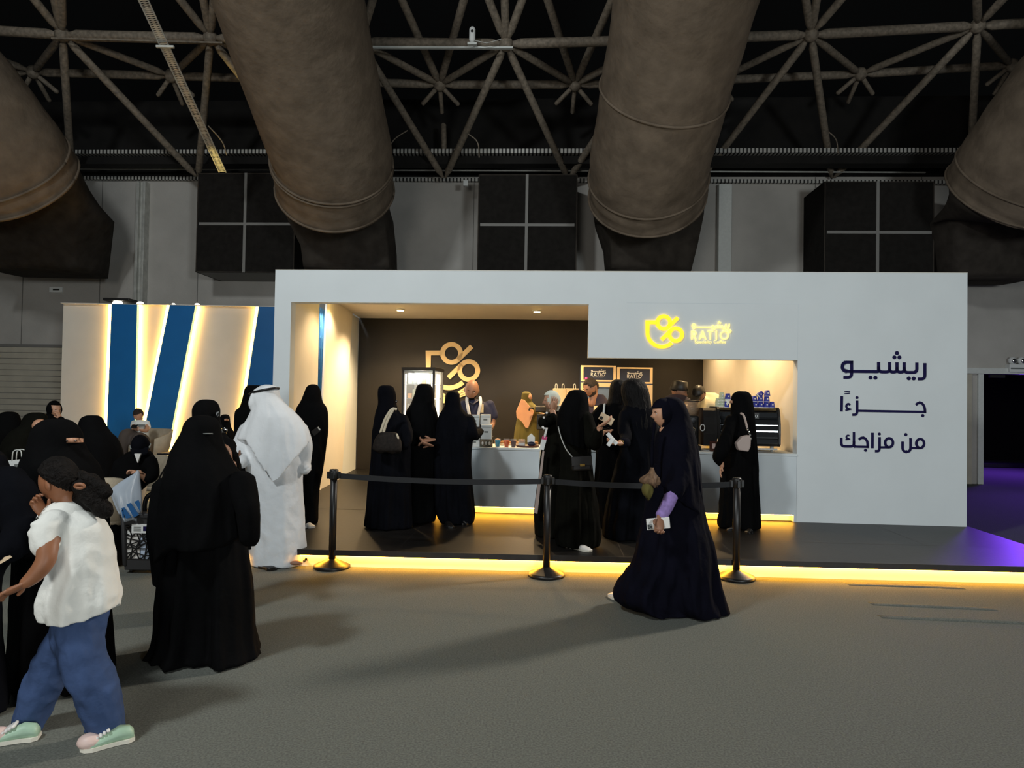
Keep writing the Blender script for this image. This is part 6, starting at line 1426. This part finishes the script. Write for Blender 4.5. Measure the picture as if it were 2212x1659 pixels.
# espresso machine
V0 = .2; ua = on(1522, 900, V0); ub = on(1554, 900, V0); uc = on(1686, 900, V0); zT = BF.uv(1600, 881, V0)[1]
e = thing('espresso_machine', BF.W((ua+uc)/2, V0+.3, 1.0), 'wide black and polished steel espresso machine with cups stacked on top', 'machine')
pr = [(.03, 1.07), (.0, 1.10), (-.005, 1.22), (-.0, 1.34), (.02, 1.44), (.05, zT-.03), (.08, zT), (.5, zT), (.55, 1.5), (.55, 1.1), (.5, 1.07)]
put('housing', MB().rings([[BF.W(u_, V0+a, z_) for a, z_ in pr] for u_ in (ub, uc-.02)]), M['machine'], e, bevel=.006)
for k, (z0_, z1_, off_) in enumerate(((1.11, 1.17, -.02), (1.19, 1.25, -.024), (1.27, 1.33, -.022), (1.35, 1.41, -.014), (1.43, zT-.05, .012))):
    P = [BF.W(u_, V0+off_+d_, z_) for u_, d_, z_ in ((ub+.01, 0, z0_), (uc-.03, 0, z0_), (uc-.03, .02, z0_), (ub+.01, .02, z0_), (ub+.01, .012, z1_), (uc-.03, .012, z1_), (uc-.03, .03, z1_), (ub+.01, .03, z1_))]
    put('polished_panel', MB().hexa(P), M['machine'], e, bevel=.006)
put('end_cap', MB().rings([[BF.W(u_, V0-.02+a*1.05, 1.06+(z_-1.06)*1.02) for a, z_ in pr] for u_ in (uc-.025, uc)]), M['black'], e)
put('end_cap', MB().rings([[BF.W(u_, V0-.02+a*1.05, 1.06+(z_-1.06)*1.02) for a, z_ in pr] for u_ in (ub-.02, ub+.005)]), M['black'], e)
put('side_module', MB().rings([[BF.W(u_, V0+.05+a, z_-.01) for a, z_ in pr] for u_ in (ua, ub-.02)]), M['black'], e)
for u_ in (ub+.05, (ub+uc)/2, uc-.08): put('foot', MB().cyl(BF.W(u_, V0+.08, 1.0), .02, .025, .08, 12), M['steel'], e, smooth=True)
put('badge', MB().box(on(1628, 893, V0)-.05, on(1628, 893, V0)+.06, V0-.03, V0-.01, zT-.14, zT-.06, BF.W), M['black'], e, bevel=.003)
P = lambda x, y: BF.W(on(1631, 893, V0)+x*.001, V0-.031, zT-.10-y*.001)
mb = MB(); stroke(mb, [(-22, -15), (-22, 15)], 6, P, BF.n*-.003); stroke(mb, rnd([(-5, -15), (-5, 15), (18, 15), (18, -15)], 8), 6, P, BF.n*-.003); put('badge_lettering', mb, M['paper'], e)
put('drip_rail', MB().box(ub, uc-.05, V0-.05, V0-.02, 1.03, 1.05, BF.W), M['chrome'], e)
put('round_emblem', MB().tube([BF.W(ua-.02+.028*math.cos(q), V0+.02, 1.29+.04*math.sin(q)) for q in [2*math.pi*k/16 for k in range(17)]], .006, 6), M['paper'], e, smooth=True)
# cups
def cupthing(px, py, m, label, tilt=0, inv=True, v=.42):
    u, z = BF.uv(px, py, v); c = BF.W(u, v, z); e = thing('paper_cup', c, label, 'cup', 'takeaway cups on the espresso machine')
    R_ = Ry(tilt); pr_ = [(.040, 0), (.041, .006), (.038, .012), (.029, .078), (.0, .079)] if inv else [(.029, 0), (.040, .078)]
    put('cup', MB().rings([[c+R_@np.array([r*math.cos(2*math.pi*k/18), r*math.sin(2*math.pi*k/18), z_]) for k in range(18)] for r, z_ in pr_]), M[m], e, smooth=True)
    put('rim', MB().rings([[c+R_@np.array([r*math.cos(2*math.pi*k/18), r*math.sin(2*math.pi*k/18), z_]) for k in range(18)] for r, z_ in ((.0405, -.002), (.043, .002), (.0405, .007))]), M['cupwhite'], e, smooth=True)
    put('print_mark', MB().ell(c+R_@np.array([0, -.037, .04]), (.01, .004, .01), 8, 6), M['cupwhite'], e, smooth=True)
for x, y, lab in ((1569, 880.5, 'blue cup low at the left of the machine top'), (1631, 880.5, 'blue cup in the bottom row just right of the veiled woman'), (1643, 880.5, 'blue cup in the bottom row, second right of the veiled woman'), (1655, 880.8, 'blue cup in the bottom row, third right of the veiled woman'), (1667, 881, 'blue cup at the right end of the bottom row'),
                  (1629, 868, 'blue cup in the second row, nearest the veiled woman'), (1642, 868, 'blue cup in the middle of the second row'), (1656, 868.5, 'blue cup at the right of the second row'), (1657, 856, 'blue cup topping the right column'), (1572, 863, 'blue cup on top of the left stack')):
    cupthing(x, y, 'cupblue', lab)
cupthing(1637, 856, 'cupblue', 'blue cup lying tilted on top of the second row', 50); cupthing(1617, 880, 'cupwhite', 'white cup half hidden by the veiled woman'); cupthing(1572, 872, 'cupwhite', 'white cup under the left blue cup')
for k in range(4): cupthing(1559, 879-k*6.3, 'cupgreen', 'pale green cup in the tall nested stack, %s' % ['at its foot', 'second from its foot', 'third from its foot', 'topmost'][k])
for k in range(2): cupthing(1551, 879-k*6, 'cupgreen', 'pale green cup of the short stack, %s' % ['lower one', 'upper one'][k])
# grinder
def grinder(x0, x1, yt, yh, v, label):
    ua_, zt2_ = BF.uv(x0, yt, v); ub_, _ = BF.uv(x1, yt, v); zh_ = BF.uv(x0, yh, v)[1]; um = (ua_+ub_)/2; r = (ub_-ua_)/2; c = BF.W(um, v, 0)
    e = thing('coffee_grinder', c+[0, 0, 1.0], label, 'grinder')
    put('hopper', MB().lathe(c, [(r*.8, zh_), (r*.92, zh_+.06), (r*.97, zt2_-.012)], 26), M['hopper'], e, smooth=True); put('lid', MB().lathe(c, [(r, zt2_-.012), (r*1.02, zt2_), (r*.3, zt2_+.006)], 26), M['black'], e, smooth=True)
    put('beans', MB().lathe(c, [(r*.75, zh_+.004), (r*.86, zh_+.06), (r*.9, zh_+.1), (0, zh_+.115)], 22), M['bean'], e, smooth=True)
    put('body', MB().box(um-r*.75, um+r*.75, v-.09, v+.12, 1.06, zh_, BF.W), M['black'], e, bevel=.02); put('base', MB().box(um-r*.95, um+r*.95, v-.14, v+.14, 1.0, 1.06, BF.W), M['blackm'], e, bevel=.01)
    put('spout', MB().tube([BF.W(um, v-.09, 1.3), BF.W(um, v-.15, 1.27), BF.W(um, v-.15, 1.22)], .018, 10), M['chrome'], e, smooth=True); put('dial', MB().cyl(BF.W(um, v-.095, 1.38), .03, .03, .012, 16, BF.n*-1), M['chrome'], e)
grinder(1478, 1512, 865, 897, .35, 'black coffee grinder with a smoky hopper, beside the bucket hat barista'); grinder(1414, 1440, 872, 900, .3, 'black coffee grinder hidden mostly behind the walking woman')
e = thing('dark_carton', BF.W(on(1542, 960, .12), .12, 1.0), 'small dark printed carton on the counter left of the veiled woman', 'box')
uu = on(1541, 960, .1); put('carton', MB().box(uu-.04, uu+.04, .08, .14, 1.0, 1.13, BF.W), M['wood'], e, bevel=.003); put('print_mark', MB().box(uu-.02, uu+.02, .076, .08, 1.04, 1.1, BF.W), M['pink'], e)
e = thing('small_sign_stand', BF.W(on(1549, 960, .08), .08, 1.0), 'thin steel upright rod beside the dark carton', 'rod'); uu = on(1549, 960, .08); put('rod', MB().tube([BF.W(uu, .06, 1.01), BF.W(uu, .06, 1.16)], .005, 6), M['chrome'], e); put('foot', MB().box(uu-.05, uu+.03, .03, .1, 1.0, 1.01, BF.W), M['chrome'], e)
